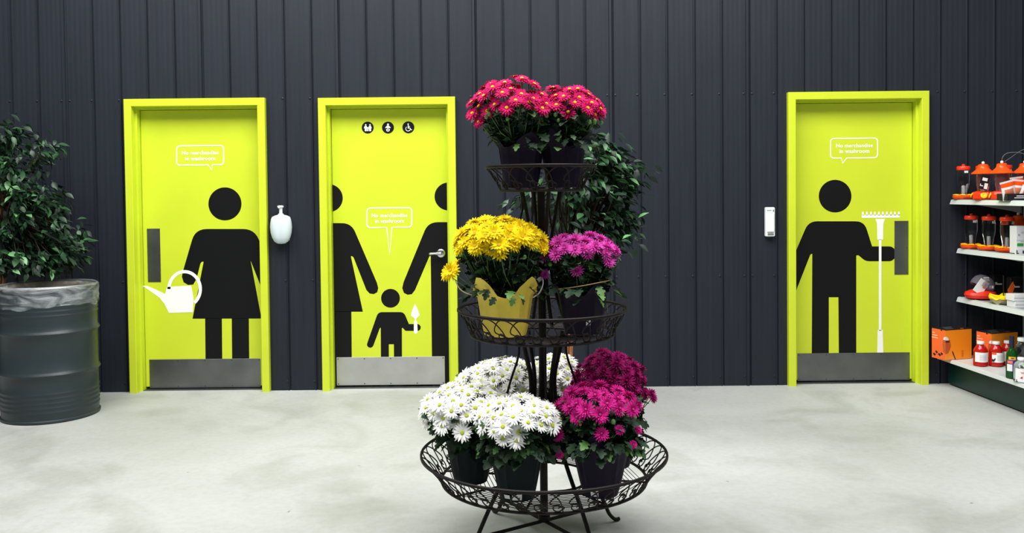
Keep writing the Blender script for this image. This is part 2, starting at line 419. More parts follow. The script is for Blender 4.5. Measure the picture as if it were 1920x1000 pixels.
# --- door 1 (woman with watering can)
d1, l1, a1, b1 = make_door(1, DOORS[0]); X1 = (a1+.0005, b1-.0005); Z = zm(0, 180, 1.5625)
decal('woman_pictogram', l1, [circ(421.8, 382.5, 31),
    round_poly(Z([(572, 390, 34), (746, 390, 34), (790, 500), (790, 640), (762, 553), (734, 482, 4), (738, 502), (766, 652.5), (564, 653), (597, 484, 5), (588, 488, 6), (576, 536, 0), (566, 553, 0), (551, 554, 0), (538, 546, 0), (533, 530, 0), (536, 514, 0)])),
    Z([(601, 652), (650, 652), (652, 862), (603, 862)]), Z([(679, 652), (729, 652), (731, 862), (681, 862)])], BLACK, 0, X1, 'black standing woman pictogram')
zc = [(541+46*math.cos(math.radians(a)), 566+51*math.sin(math.radians(a))) for a in range(180, 420, 8)]
decal('watering_can_pictogram', l1, [Z(round_poly([(417, 556), (431, 557), (455, 567), (484, 581), (489, 560, 5), (560, 556, 5), (567, 592), (565, 634), (495, 636), (482, 610), (468, 592), (440, 572)]))] + stroke(Z(zc), 6, False), WHITEV, 1, None, 'white watering can')
def bubble(leaf, x0, y0, x1, y1, tail, sw=2.0, sl=-0.0105):
    pts = round_poly([(x0, y0, 7), (x1, y0, 7), (x1, y1, 7)] + tail + [(x0, y1, 7)])
    cx = (x0+x1)/2; pts = [(x, y+(x-cx)*sl) for x, y in pts]
    return decal('speech_bubble', leaf, stroke(pts, sw), WHITEV, 1)
bubble(l1, 331.3, 273.3, 419.3, 309.5, [(398, 309.5), (397.6, 319.5), (390, 309.5)])
lettering('lettering', l1, [('No merchandise', 375.5, 286.8, 69), ('in washroom', 375.5, 297.6, 56)], label='white lettering No merchandise in washroom')
metal_plate('push_plate', l1, (275.5, 429), (302, 529), STEELD, 2, 3)
metal_plate('kick_plate', l1, (280, 674.5), (489.5, 726), STEELD, 5, 2)
# --- door 2 (family)
d2, l2, a2, b2 = make_door(2, DOORS[1]); X2 = (a2+.0005, b2-.0005); Z = zm(480, 160, 1.66667)
decal('woman_pictogram', l2, [circ(616.5, 371.8, 26.2),
    round_poly(Z([(190, 431), (298, 431, 30), (378, 618, 0), (382, 634, 0), (379, 647, 0), (368, 653, 0), (355, 651, 0), (345, 640, 0), (304, 536, 5), (296, 533, 5), (334, 708), (190, 708)])),
    Z([(190, 707), (298, 707), (300, 940), (190, 940)])], BLACK, 0, X2, 'black woman pictogram cut by the left door edge')
decal('man_pictogram', l2, [circ(841, 368.6, 26.2),
    round_poly(Z([(640, 428), (538, 428, 30), (461, 616, 0), (457, 634, 0), (462, 649, 0), (474, 655, 0), (487, 653, 0), (497, 640, 0), (542, 534, 5), (546, 533, 3), (551, 940), (640, 940)]))], BLACK, 0, X2, 'black man pictogram cut by the right door edge')
Z = zm(680, 530, 6.6667)
decal('child_pictogram', l2, [circ(732.2, 559.6, 17.6),
    round_poly(Z([(193, 371, 50), (515, 370, 50), (578, 520), (690, 520, 0), (712, 530, 0), (726, 552, 0), (724, 578, 0), (710, 597, 0), (690, 605, 0), (535, 605, 12), (500, 566, 10), (490, 569, 5), (493, 1300), (395, 1300), (390, 772), (327, 772), (329, 1300), (230, 1300), (226, 565, 5), (216, 567, 5), (133, 790, 0), (118, 809, 0), (95, 817, 0), (70, 808, 0), (54, 786, 0), (55, 765, 0)]))], BLACK, 0, X2, 'black child pictogram')
decal('trowel_pictogram', l2, [round_poly(Z([(655, 268, 4), (690, 340), (712, 412, 8), (668, 452), (668, 482), (681, 488), (688, 628, 10), (664, 642), (640, 628, 10), (641, 488), (652, 482), (652, 452), (603, 412, 8), (622, 340)]))], WHITEV, 1, None, 'white trowel')
bubble(l2, 688, 390, 772, 426.5, [(735, 426.5), (730.8, 478), (725, 426.5)])
lettering('lettering', l2, [('No merchandise', 730.5, 404.4, 67), ('in washroom', 730.5, 414.8, 54)], label='white lettering No merchandise in washroom')
metal_plate('kick_plate', l2, (631, 670.5), (834.5, 721), STEEL, 5, 2)
# small round signs
def icon(cx, cy, polys, lab):
    o = decal('round_sign', l2, [circ(cx, cy, 11.2, 32)], BLACK, 1, None, lab)
    k = MB()
    for p in polys:
        k.plate(on_plane([(cx+x, cy+y) for x, y in p], LY), LY-.0022, LY-.0012)
    g = k.build('sign_figure', WHITEV, o); bpy_tri(g)
icon(689.5, 239.4, [circ(-3.7, -5.0, 1.5, 12), [(-5.5, -3.2), (-2.2, -3.2), (-.2, 1.2), (-1.4, 1.6), (-1.9, 2), (-1.9, 6.7), (-5.4, 6.7), (-5.4, 2.2), (-7.2, .8)],
                    circ(4.3, -5.0, 1.5, 12), [(2.6, -3.2), (6, -3.2), (7.6, .6), (6.4, 2), (6.4, 6.7), (2.9, 6.7), (2.7, 2), (1, 1.3)],
                    circ(.2, .0, 1.1, 10), [(-1, 1.4), (1.6, 1.4), (1.6, 6.7), (-.9, 6.7)]], 'black round family sign')
icon(727.5, 239.4, [circ(0, -5.8, 1.9, 14), [(-1.6, -3.8), (1.6, -3.8), (5.2, 0), (4.2, 1.2), (1.6, .2), (1.3, 1.8), (-1.3, 1.8), (-1.6, .2), (-4.2, 1.2), (-5.2, 0)],
                    [(-1, 2.2), (-3.6, 3.4), (-3.2, 5), (-1.3, 7.6), (-.2, 6.9), (-1.2, 4.8), (-.4, 3.6)], [(1, 2.2), (3.6, 3.4), (3.2, 5), (1.3, 7.6), (.2, 6.9), (1.2, 4.8), (.4, 3.6)]], 'black round baby sign')
arc = [(-.5+4.3*math.cos(math.radians(a)), 2.7+4.3*math.sin(math.radians(a))) for a in range(5, 236, 15)]
icon(765.7, 238.9, [circ(-.4, -6.0, 1.4, 12), [(-1.1, -4.3), (.7, -4.3), (.7, -1.9), (3, -1.9), (3, -.8), (.7, -.8), (.7, .9), (3.6, .9), (5.2, 4), (6.4, 3.5), (6.9, 4.5), (4.7, 5.5), (2.9, 2.2), (-1.1, 2.2)]] + stroke(arc, 1.1, False), 'black round wheelchair sign')
# lever handle
hc = P(827, 475, LY); y = LY-.001
hm = MB()
def along_y(mb, cx, cz, prof, seg=20, mi=0):
    s0 = len(mb.v); mb.lathe(prof, (0, 0, 0), seg, mi=mi, capt=True)
    for q in range(s0, len(mb.v)):
        vx, vy, vz = mb.v[q]; mb.v[q] = (cx+vx, y-vz, cz+vy)
along_y(hm, hc.x, hc.z, [(.032, 0), (.032, .006), (.028, .010), (.013, .011), (.011, .030), (.011, .048)])
ro = hm.build('handle_rose', CHROME, l2, smooth=True)
lv = MB(); lv.tube(smoothpath([(hc.x+.002, y-.048, hc.z), (hc.x-.03, y-.052, hc.z+.001), (hc.x-.07, y-.052, hc.z), (hc.x-.084, y-.046, hc.z-.002)], 5), [.0115]*6+[.009]*9+[.007], 10)
lv.build('lever_handle', CHROME, l2, smooth=True)
# --- door 3 (man with rake)
d3, l3, a3, b3 = make_door(3, DOORS[2]); X3 = (a3+.0005, b3-.0005); Z = zm(1360, 140, 1.61364)
decal('man_pictogram', l3, [circ(1565.8, 368.0, 30.6),
    round_poly(Z([(200, 565), (252, 444, 26), (420, 444, 26), (444, 520), (503, 520, 8), (516, 532), (516, 552), (503, 565, 8), (424, 565, 12), (402, 546, 6), (396, 548), (396, 935), (344, 935), (342, 674), (313, 674), (313, 935), (261, 935), (263, 541, 4), (257, 545, 4), (200, 690)]))], BLACK, 0, X3, 'black standing man pictogram')
teeth = [Z([(414+i*12.1, 415), (418.5+i*12.1, 415), (419+i*12.1, 426), (413.5+i*12.1, 426)]) for i in range(10)]
decal('rake_pictogram', l3, teeth+[Z([(413, 425), (528, 424), (528, 433), (413, 434)]), Z([(454, 437), (483, 437), (478, 451), (477, 500), (460, 500), (459, 451)]), Z([(464.5, 499), (472, 499), (472, 775), (464.5, 775)]), Z([(461, 773), (476, 773), (478, 850), (459.5, 850)])], WHITEV, 1, None, 'white rake')
bubble(l3, 1557.4, 259.6, 1645.4, 296.3, [(1588, 296.3), (1580, 306), (1577.5, 296.3)])
lettering('lettering', l3, [('No merchandise', 1602, 273.4, 69), ('in washroom', 1602, 283.9, 56)], label='white lettering No merchandise in washroom')
metal_plate('push_plate', l3, (1677, 414.5), (1703, 515), STEELD, 2, 3)
metal_plate('kick_plate', l3, (1495, 663), (1705.5, 712.5), STEELD, 5, 2)

# ------------------------------------------------------------------ wall dispensers
c = P(527.5, 429, -.05); sd = empty('soap_dispenser', (c.x, -.0, c.z-.14)); tag(sd, 'white egg shaped soap dispenser with pump, on wall between first two doors', 'dispenser')
mb = MB()
prof = [(.001, -.113), (.03, -.110), (.052, -.095), (.068, -.065), (.077, -.03), (.081, .01), (.079, .04), (.074, .07), (.066, .088), (.045, .098), (.022, .104), (.0215, .11)]
mb.lathe(prof, (c.x, -.056, c.z), 32, fn=lambda r, z, a, i: (r*(1 if abs(math.cos(a)) > .0 else 1)*math.hypot(math.cos(a), math.sin(a)*.62), z), capb=True, capt=True)
mb.build('bottle', WPLAST, sd, smooth=True)
mb = MB(); mb.lathe([(.02, .100), (.020, .110), (.0125, .113), (.012, .15), (.0125, .153)], (c.x, -.056, c.z), 20, capt=True); mb.build('pump_collar', WPLAS, sd, smooth=True)
mb = MB(); mb.lathe([(.008, .150), (.020, .156), (.024, .163), (.022, .170), (.012, .173)], (c.x-.002, -.056, c.z), 20, capb=True, capt=True); mb.tube([(c.x-.002, -.056, c.z+.162), (c.x-.004, -.10, c.z+.158)], [.008, .005], 8); mb.build('pump_head', WPLAS, sd, smooth=True)
mb = MB(); mb.bbox(c.x-.05, c.x+.05, -.012, -.0055, c.z-.09, c.z+.09, .004); mb.bbox(c.x-.03, c.x+.03, -.03, -.011, c.z-.05, c.z+.05, .004); mb.build('wall_bracket', WPLAS, sd)
a = P(1436, 389, -.05); b = P(1454, 444, -.05); af = empty('air_freshener_dispenser', ((a.x+b.x)/2, 0, b.z)); tag(af, 'slim upright white plastic box fixed to the wall left of the third door', 'dispenser')
mb = MB(); mb.bbox(a.x, b.x, -.045, -.0055, b.z, a.z, .006); mb.build('housing', WPLAS, af, smooth=False)
mb = MB(); mb.bbox(a.x+.009, b.x-.009, -.052, -.044, b.z+.035, a.z-.045, .003); mb.build('front_cover', mat('cover plastic', (246, 250, 250), .25), af)
mb = MB(); mb.bbox(a.x+.014, b.x-.012, -.050, -.044, b.z+.014, b.z+.026, .002); mb.build('vent_slot', GREYP, af)
mb = MB()
for i in range(3): mb.box(a.x+.012+i*.011, a.x+.019+i*.011, -.0465, -.044, a.z-.026, a.z-.020)
mb.bbox(b.x-.017, b.x-.009, -.048, -.044, a.z-.032, a.z-.018, .0015); mb.build('control_buttons', GREYP, af)

# ------------------------------------------------------------------ steel drum bin with liner
bc = Vector((P(92, 600, -.64).x, -.64, 0)); R0 = .300; BH = .885
br_ = empty('steel_drum', bc); tag(br_, 'dark grey green ribbed steel drum used as a litter bin', 'drum')
prof = [(R0-.004, .004), (R0+.006, .004), (R0+.007, .016), (R0-.002, .022)]
def ring(z, h, o): return [(R0, z-h), (R0+o*.6, z-h*.5), (R0+o, z), (R0+o*.6, z+h*.5), (R0, z+h)]
for z in (.07, .10, .13, .16, .19): prof += ring(z, .010, .0035)
prof += ring(.315, .022, .013); prof += ring(.585, .022, .013)
for z in (.70, .73, .76, .79): prof += ring(z, .010, .0035)
prof += [(R0, BH-.02)]
mb = MB(); mb.lathe(prof, bc, 64, capb=True); mb.build('drum_body', BARREL, br_, smooth=True)
mb = MB(); mb.lathe([(R0-.006, BH), (R0-.008, BH-.3), (R0-.008, .03)], bc, 64); mb.lathe([(R0-.008, .03), (.001, .03)], bc, 64); mb.build('drum_lining', INNER, br_, smooth=True)
mb = MB(); mb.tube([(bc.x+(R0-.001)*math.cos(2*PI*i/64), bc.y+(R0-.001)*math.sin(2*PI*i/64), BH-.002) for i in range(64)], .008, 8, closed=True); mb.build('drum_rim', mat('rim steel', (140, 148, 150), .35, metal=.6), br_, smooth=True)
mb = MB(); rr = random.Random(3); ph = [rr.uniform(0, 6.28) for _ in range(8)]
def wr(r, z, a, i):
    wob = .004*math.sin(9*a+ph[0]+z*40)+.003*math.sin(17*a+ph[1]-z*60)+.002*math.sin(31*a+ph[2]+z*90)
    if i >= 11: return r+.001, z+.012*math.sin(3*a+ph[3])+.006*math.sin(11*a+ph[4])
    if i <= 2: return r-abs(wob)*.6, z
    return r+abs(wob)*min(1, (i-2)/3), z
lp = [(R0-.012, BH-.22), (R0-.011, BH-.1), (R0-.010, BH-.01), (R0+.002, BH+.008), (R0+.011, BH-.004)]+[(R0+.008, BH-.025-.018*i) for i in range(5)]+[(R0+.007, BH-.118), (R0+.005, BH-.128)]
mb.lathe(lp, bc, 128, fn=wr); ln = mb.build('bin_liner', FILM, smooth=True); tag(ln, 'clear plastic bin liner folded over the rim of the steel drum', 'bin liner')

# ------------------------------------------------------------------ leaves and flowers (shared meshes, tip along +X, up +Z)
def leaf_mesh(name, m, L, lobed=False, fold=.25, droop=.3):
    if lobed:
        half = [(0, .03), (.12, .10), (.20, .26), (.34, .34), (.36, .20), (.46, .22), (.58, .36), (.72, .32), (.68, .18), (.80, .19), (.92, .13), (1.0, .0)]
    else:
        half = [(0, .01), (.10, .10), (.28, .22), (.48, .245), (.68, .185), (.84, .09), (1.0, 0)]
    vs, fs = [], []
    n = len(half)
    for s_ in (-1, 0, 1):
        for (x, y) in half:
            yy = y*s_; vs.append((x*L, yy*L, (abs(yy)*fold - droop*x*x*.5)*L))
    for i in range(n-1):
        fs.append((i, i+1, n+i+1, n+i)); fs.append((n+i, n+i+1, 2*n+i+1, 2*n+i))
    mb = MB().add(vs, fs)
    if not lobed: mb.add([(-.22*L, .008*L, .03*L), (-.22*L, -.008*L, .03*L), (0, -.01*L, 0), (0, .01*L, 0)], [(0, 1, 2, 3)])
    return mb, m
def to_mesh(name, pair): return pair[0].mesh(name, pair[1], smooth=True)
MUML = [leaf_mesh('leaf', m, L, True, f, d) for m in (MLA, MLB, MLA, MLC) for L, f, d in ((.052, .22, .45), (.044, .1, .75), (.058, .3, .25))]
MUMLM = [to_mesh('mum_leaf', x) for x in MUML]
FICL = [leaf_mesh('leaf', m, L, False, f, d) for m in (LEAFA, LEAFA, LEAFB, LEAFC) for L, f, d in ((.070, .3, .4), (.060, .15, .7), (.078, .35, .2))]
FICLM = [to_mesh('ficus_leaf', x) for x in FICL]

def flower_mesh(R, layers, m, rnd, tipw=.5, seg=3):
    """layers: (count, length, base_elev, tip_elev, width, z0)"""
    mb = MB()
    for (cnt, ln_, e0, e1, wd, z0) in layers:
        for i in range(cnt):
            a = 2*PI*(i+rnd.uniform(-.2, .2))/cnt; l = ln_*R*rnd.uniform(.88, 1.06); ww = wd*R*rnd.uniform(.85, 1.1)
            x, z = .10*R, z0*R; de = rnd.uniform(-.12, .12); pts = [(x, z, ww*.35)]
            for k in range(1, seg+1):
                e = e0+(e1-e0)*k/seg+de; x += l/seg*math.cos(e); z += l/seg*math.sin(e)
                pts.append((x, z, ww*(1.0 if k < seg else tipw)))
            pts[-1] = (pts[-1][0], pts[-1][1], pts[-1][2]*.6)
            ca, sa = math.cos(a), math.sin(a); vs = []
            for (px_, pz_, pw) in pts:
                for s_ in (-1, 1): vs.append((px_*ca-s_*pw*.5*sa, px_*sa+s_*pw*.5*ca, pz_))
            mb.add(vs, [(2*k, 2*k+1, 2*k+3, 2*k+2) for k in range(seg)])
    return mb.mesh('flower', m, smooth=True)
def centre_mesh(r, h, m):
    mb = MB(); mb.lathe([(r*.9, -.1*h), (r, .3*h), (r*.75, .8*h), (r*.35, h*.92), (.0001, h*.75)], (0, 0, 0), 10); return mb.mesh('flower_centre', m, smooth=True)
def budmesh(m, r=.008):
    mb = MB(); mb.lathe([(.0001, -r), (r*.8, -.5*r), (r, .2*r), (r*.7, 1.0*r), (.0001, 1.5*r)], (0, 0, 0), 8); return mb.mesh('bud', m, smooth=True)
rf = random.Random(11)
def kinds(R, layers, m, n=4, tipw=.5): return [flower_mesh(R*s_, layers, m, rf, tipw) for s_ in (1.0, .92, 1.06, .85)[:n]]
DAISY = [(17, .90, .10, -.10, .21, .02), (15, .80, .32, .10, .20, .05)]
SEMI = [(16, .92, .0, -.15, .23, 0), (15, .82, .35, .15, .22, .04), (12, .62, .75, .5, .20, .06)]
DOUB = [(17, .92, .05, -.05, .18, 0), (16, .86, .40, .25, .17, .03), (14, .72, .75, .6, .16, .05), (12, .52, 1.05, 1.0, .14, .06), (8, .35, 1.3, 1.3, .12, .07)]
FK = {'white': (kinds(.040, DAISY, PW), centre_mesh(.0085, .007, CG)),
      'crimson': (kinds(.036, DAISY+[(12, .6, .6, .4, .18, .06)], PR), centre_mesh(.008, .008, CO)),
      'yellow': (kinds(.044, SEMI, PY, tipw=.35), centre_mesh(.008, .008, CO)),
      'pink': (kinds(.036, DOUB, PK), centre_mesh(.006, .010, CP_)),
      'magenta': (kinds(.038, DOUB, PM), centre_mesh(.006, .010, CP_)),
      'dark': (kinds(.038, DOUB, PD), centre_mesh(.006, .010, PD))}
BUDG = budmesh(MLC)
def aim(n, roll=0.0):
    """rotation taking +Z to n"""
    return Vector(n).normalized().to_track_quat('Z', 'Y') @ Quaternion((0, 0, 1), roll)
def leafrot(d, roll=0.0):
    """rotation taking +X to d, keeping the leaf's upper side up"""
    d = Vector(d).normalized(); y = Vector((0, 0, 1)).cross(d)
    if y.length < 1e-3: y = Vector((0, 1, 0))
    y.normalize(); z = d.cross(y); m = Matrix((d, y, z)).transposed(); return m.to_quaternion() @ Quaternion((1, 0, 0), roll)

def mum(name, label, loc, kind, wrap, dome, nf, seed, group=None, pot=(.070, .098, .17), nl=110, points=(4, .05, 0.0), extra=(), flat=1.0, bushr=1.0, front=None):
    """potted chrysanthemum. dome = (dx, dy, z_top, rx, ry, rz) of the flower cap relative to the pot's base"""
    R = random.Random(seed); t = empty(name, loc); tag(t, label, 'flower pot', group)
    rb, rt, ph_ = pot
    # wrap: pleated sleeve with a flared, pointed collar
    npt, amp, a0 = points
    mb = MB(); prof = [(0, 0), (rb*.8, 0), (rb, .004)]+[(rb+(rt-rb)*k/6+.002, .004+(ph_-.004)*k/6) for k in range(1, 7)]+[(rt+.006, ph_+.010), (rt+.012, ph_+.020), (rt+.018, ph_+.030)]
    def wf(r, z, a, i):
        pl = .0022*math.sin(14*a+seed)+.0015*math.sin(23*a+seed*2)
        if i < 2: return max(r, .0005), z
        f = max(0, z-ph_)/.03; u_ = abs(((a-a0)*npt/(2*PI)+.5) % 1-.5)*2; c_ = max(0, 1-u_*1.5)
        return r+pl*min(1, z/.08)+f*amp*c_*.42+f*.004*math.sin(5*a+seed), z+f*(amp*c_*1.15-.02+.008*math.sin(7*a+seed))
    mb.lathe(prof, (0, 0, 0), 56, fn=wf); mb.build('pot_wrap', wrap, t, smooth=True, world=False)
    mb = MB(); mb.lathe([(.001, .006), (rb-.004, .006), (rt-.008, ph_-.012), (rt-.003, ph_-.012), (rt-.003, ph_), (rt-.010, ph_), (rt-.012, ph_-.02)], (0, 0, 0), 28); mb.build('pot', POTD, t, smooth=True, world=False)
    mb = MB(); mb.lathe([(rt-.011, ph_-.022), (rt*.5, ph_-.016), (.001, ph_-.014)], (0, 0, 0), 24); mb.build('soil', SOIL, t, smooth=True, world=False)
    dx, dy, zt, rx, ry, rz = dome; fl_, cm = FK[kind]; stems = MB(); ga = PI*(3-5**.5)
    spots = []
    for i in range(nf):
        u = (i+.5)/nf; th = math.acos(1-u*1.12) ; a = i*ga+seed
        n = Vector((math.sin(th)*math.cos(a), math.sin(th)*math.sin(a), math.cos(th)))
        s_ = R.uniform(.90, 1.05)
        p = Vector((dx+rx*n.x*s_, dy+ry*n.y*s_, zt-rz+rz*n.z*R.uniform(.9, 1.04)+R.uniform(-.012, .010)))
        nn = Vector((n.x*.8, n.y*.8-.18, n.z*.8+.42)) + Vector((R.uniform(-.25, .25), R.uniform(-.25, .25), 0))
        spots.append((p, nn, R.randrange(len(fl_)), 1.0))
    for e in extra: spots.append((Vector(e[:3]), Vector(e[3:6]), R.randrange(len(fl_)), e[6] if len(e) > 6 else 1.0))
    for p, nn, kf, sc in spots:
        q = aim(nn, R.uniform(0, 6.28)); f = put('flower', fl_[kf], t, p, q, sc)
        put('flower_centre', cm, f, (0, 0, .002 if kind in ('white', 'crimson', 'yellow') else .004))
        b = Vector((R.uniform(-.5, .5)*rt, R.uniform(-.5, .5)*rt, ph_-.02)); mid = b.lerp(p, .55)+Vector((0, 0, -.01))+Vector((p.x-b.x, p.y-b.y, 0))*.12
        stems.tube([b, mid, p-nn.normalized()*.004], [.0028, .0022, .0016], 4, cap=False)
    st = stems.build('stems', STEM, t, smooth=True, world=False); tag(st, kind='stuff')
    # buds
    for i in range(7):
        a = R.uniform(PI, 2*PI); p = Vector((dx+rx*.98*math.cos(a), dy+ry*.98*math.sin(a), zt-rz-R.uniform(.0, .05))); put('bud', BUDG, t, p, aim((0, -.3, 1)), R.uniform(.7, 1.2))
    # leaves
    zl, zh = ph_+.012, zt-rz*.85
    def spot(shell):
        u = R.random()**1.05; z = zl+(zh-zl)*u; a = R.uniform(0, 2*PI)
        if shell and R.random() < (.26 if loc[2] < .5 else .10): u = 0; z = ph_+R.uniform(.0, .045)
        k = min(1, u*1.5); rr_x = (rt*.85)*(1-k)+(abs(rx)*.95)*k; rr_y = (rt*.85)*(1-k)+(ry*.95)*k
        s_ = R.uniform(.78, 1.02) if shell else R.uniform(.15, .86)
        rr_x *= bushr; rr_y *= bushr
        p = Vector((dx*u+rr_x*s_*math.cos(a), dy*u+rr_y*s_*math.sin(a), z+R.uniform(-.01, .02)))
        if shell and u == 0: p.x = (rt+.012+.02*R.random())*math.cos(a); p.y = (rt+.012+.02*R.random())*math.sin(a); return p, Vector((math.cos(a)*1.1+R.uniform(-.4, .4), math.sin(a)*1.1+R.uniform(-.4, .4), R.uniform(-.9, -.1)))
        d = Vector((math.cos(a)+R.uniform(-.7, .7), math.sin(a)+R.uniform(-.7, .7), R.uniform(-.6+.5*(1-k), .6))); return p-d.normalized()*.02, d
    for i in range(nl):
        p, d = spot(True); put('leaf', MUMLM[R.choice((0, 1, 2, 3, 4, 5, 6, 7, 8, 9)) if R.random() < .8 else R.randrange(12)], t, p, leafrot(d, R.uniform(-.6, .6)), R.uniform(.75, 1.15))
    for i in range(9 if loc[2] < .5 else 3):
        a = -PI/2+R.uniform(-.75, .75); p = Vector(((rt+.022)*math.cos(a), (rt+.022)*math.sin(a), ph_+R.uniform(-.015, .05)))
        put('leaf', MUMLM[R.choice((6, 7, 8, 9, 10))], t, p, leafrot((math.cos(a)+R.uniform(-.8, .8), math.sin(a), R.uniform(-1.0, -.1)), R.uniform(-.4, .4)), R.uniform(.85, 1.15))
    mb = MB()
    for i in range(int(nl*3.2)):
        p, d = spot(i % 3 == 0); q = leafrot(d, R.uniform(-.9, .9)); src = MUML[R.randrange(9)][0]; s_ = R.uniform(.7, 1.1)
        mb.add([p+q @ (Vector(v)*s_) for v in src.v], src.f)
    fo = mb.build('inner_foliage', MLA, t, smooth=True, world=False); tag(fo, kind='stuff')
    return t

# ------------------------------------------------------------------ wrought iron stand
SY = -2.91; SX = P(1017, 620, SY).x
stand = empty('plant_stand', (SX, SY, 0)); tag(stand, 'three tier brown wrought iron plant stand with round scrollwork trays', 'plant stand')
mb = MB(); mb.tube([(SX, SY, .085), (SX, SY, 1.50)], .0165, 16); mb.lathe([(.024, -.012), (.026, 0), (.024, .012)], (SX, SY, .10), 16, capb=True, capt=True); mb.build('centre_pole', IRON, stand, smooth=True)
def polar(r, a, z): return Vector((SX+r*math.cos(a), SY+r*math.sin(a), z))
def tray(z0, z1, r0, r1, units, nspoke):
    t = empty('tray', (0, 0, z0)); t.parent = stand
    def ringpts(r, z, n=72): return [polar(r, 2*PI*i/n, z) for i in range(n)]
    mb = MB(); mb.tube(ringpts(r1, z1), .0054, 6, closed=True, flat=1.3); mb.build('rim', IRON, t, smooth=True)
    mb = MB(); mb.tube(ringpts(r0, z0), .0062, 8, closed=True); mb.build('base_ring', IRON, t, smooth=True)
    mb = MB(); ri = r0*.46; mb.tube(ringpts(ri, z0), .0055, 6, closed=True); mb.build('inner_ring', IRON, t, smooth=True)
    for i in range(nspoke):
        a = 2*PI*i/nspoke+.58; mb = MB(); mb.tube([polar(ri, a, z0), polar(r0, a, z0)], .005, 6); mb.build('spoke', IRON, t, smooth=True)
    mb = MB(); nr = max(2, int((r0-ri)/.019))
    for s_ in range(nspoke):
        a, b = 2*PI*s_/nspoke+.58, 2*PI*(s_+1)/nspoke+.58
        for j in range(nr):
            r = ri+.012+(r0-ri-.01)*j/nr; mb.tube([polar(r, a, z0+.004), polar(r, b, z0+.004)], .0018, 4)
    g = mb.build('floor_wires', IRON, t, smooth=True); tag(g, kind='stuff')
    # one scroll unit, then copies turned about the pole
    da = 2*PI/units
    def M(s_, h):                                           # s in units along the ring, h 0..1 up the flared side
        e = h**1.25; r = r0+(r1-r0)*e; return polar(r, s_*da, z0+(z1-z0)*h)
    mb = MB()
    pts = []; k1 = (z1-z0)/(da*(r0+r1)*.5)                  # keeps the spirals round
    for k in range(15):                                     # spiral at the foot
        a = -1.2+2.55*PI*(k/14); rr_ = .05+.20*(k/14); pts.append((.5+rr_*math.cos(a)*k1, .27+rr_*math.sin(a)))
    pts = pts[:-1]+[(.5-.27*k1, .42), (.5-.17*k1, .70), (.5+.15*k1, .96), (.5+.52*k1, .86), (.5+.78*k1, .48), (.5+.92*k1, .02)]
    mb.tube(smoothpath([M(x, y) for x, y in pts], 3), .0027, 5)
    me = mb.mesh('scroll', IRON, True, off=Vector((SX, SY, z0)))
    for i in range(units):
        o = put('scroll', me, t); o.rotation_mode = 'XYZ'; o.rotation_euler = (0, 0, i*da)
    return t
T1 = tray(.277, .385, .430, .515, 40, 8)
T2 = tray(.885, .990, .300, .354, 28, 6)
T3 = tray(1.487, 1.585, .172, .230, 16, 6)
LA = [math.radians(x) for x in (33, 123, 213, 303)]
for a in LA:
    mb = MB(); pr = [(.105, .885), (.085, .80), (.062, .70), (.066, .60), (.10, .48), (.17, .35), (.262, .21), (.325, .10), (.352, .045), (.385, .012), (.41, .0095)]
    mb.tube(smoothpath([polar(r, a, z) for r, z in pr], 5), .0085, 8); mb.build('leg', IRON, stand, smooth=True)
    mb = MB(); mb.tube([polar(.015, a, .088), polar(.334, a, .088)], .0075, 8); mb.build('leg_brace', IRON, stand, smooth=True)
def supports(z0, z1, n, off, k=1.0):
    for i in range(n):
        a = 2*PI*i/n+off
        pr = [(.085, 1.0), (.060, .78), (.040, .55), (.046, .35), (.075, .15), (.105, .0)]
        mb = MB(); mb.tube(smoothpath([polar(r*k, a, z0+(z1-z0)*h) for r, h in pr], 5), .0078, 7); mb.build('support_rod', IRON, stand, smooth=True)
        # slim bracket flaring out to a small scroll
        pts = [(.095*k, 1.0), (.085*k, .86), (.13*k, .62), (.155*k, .45), (.150*k, .33)]
        sp = [(.150*k-.022+.022*math.cos(u)*(1-u/9), .30-.075*math.sin(u)*(1-u/9)) for u in [j*.55 for j in range(11)]]
        b = a+PI/n; mb = MB(); mb.tube(smoothpath([polar(r, b, z0+(z1-z0)*h) for r, h in pts+sp], 3), .0045, 6); mb.build('scroll_bracket', IRON, stand, smooth=True)
supports(.93, 1.487, 4, .35, 1.0)
for i in range(4):
    a = 2*PI*i/4+.05; mb = MB(); pts = [(.105, .885), (.10, .80), (.135, .69), (.155, .615), (.150, .575)]
    sp = [(.128+.022*math.cos(u)*(1-u/9), .565-.024*math.sin(u)*(1-u/9)) for u in [j*.55 for j in range(11)]]
    mb.tube(smoothpath([polar(r, a, z) for r, z in pts+sp], 3), .0048, 6); mb.build('scroll_bracket', IRON, stand, smooth=True)
    mb = MB(); pr = [(.09, .885), (.07, .80), (.045, .69), (.04, .60), (.055, .50), (.05, .45)]
    mb.tube(smoothpath([polar(r, a+.78+.6, z) for r, z in pr], 4), .0075, 7); mb.build('support_rod', IRON, stand, smooth=True)

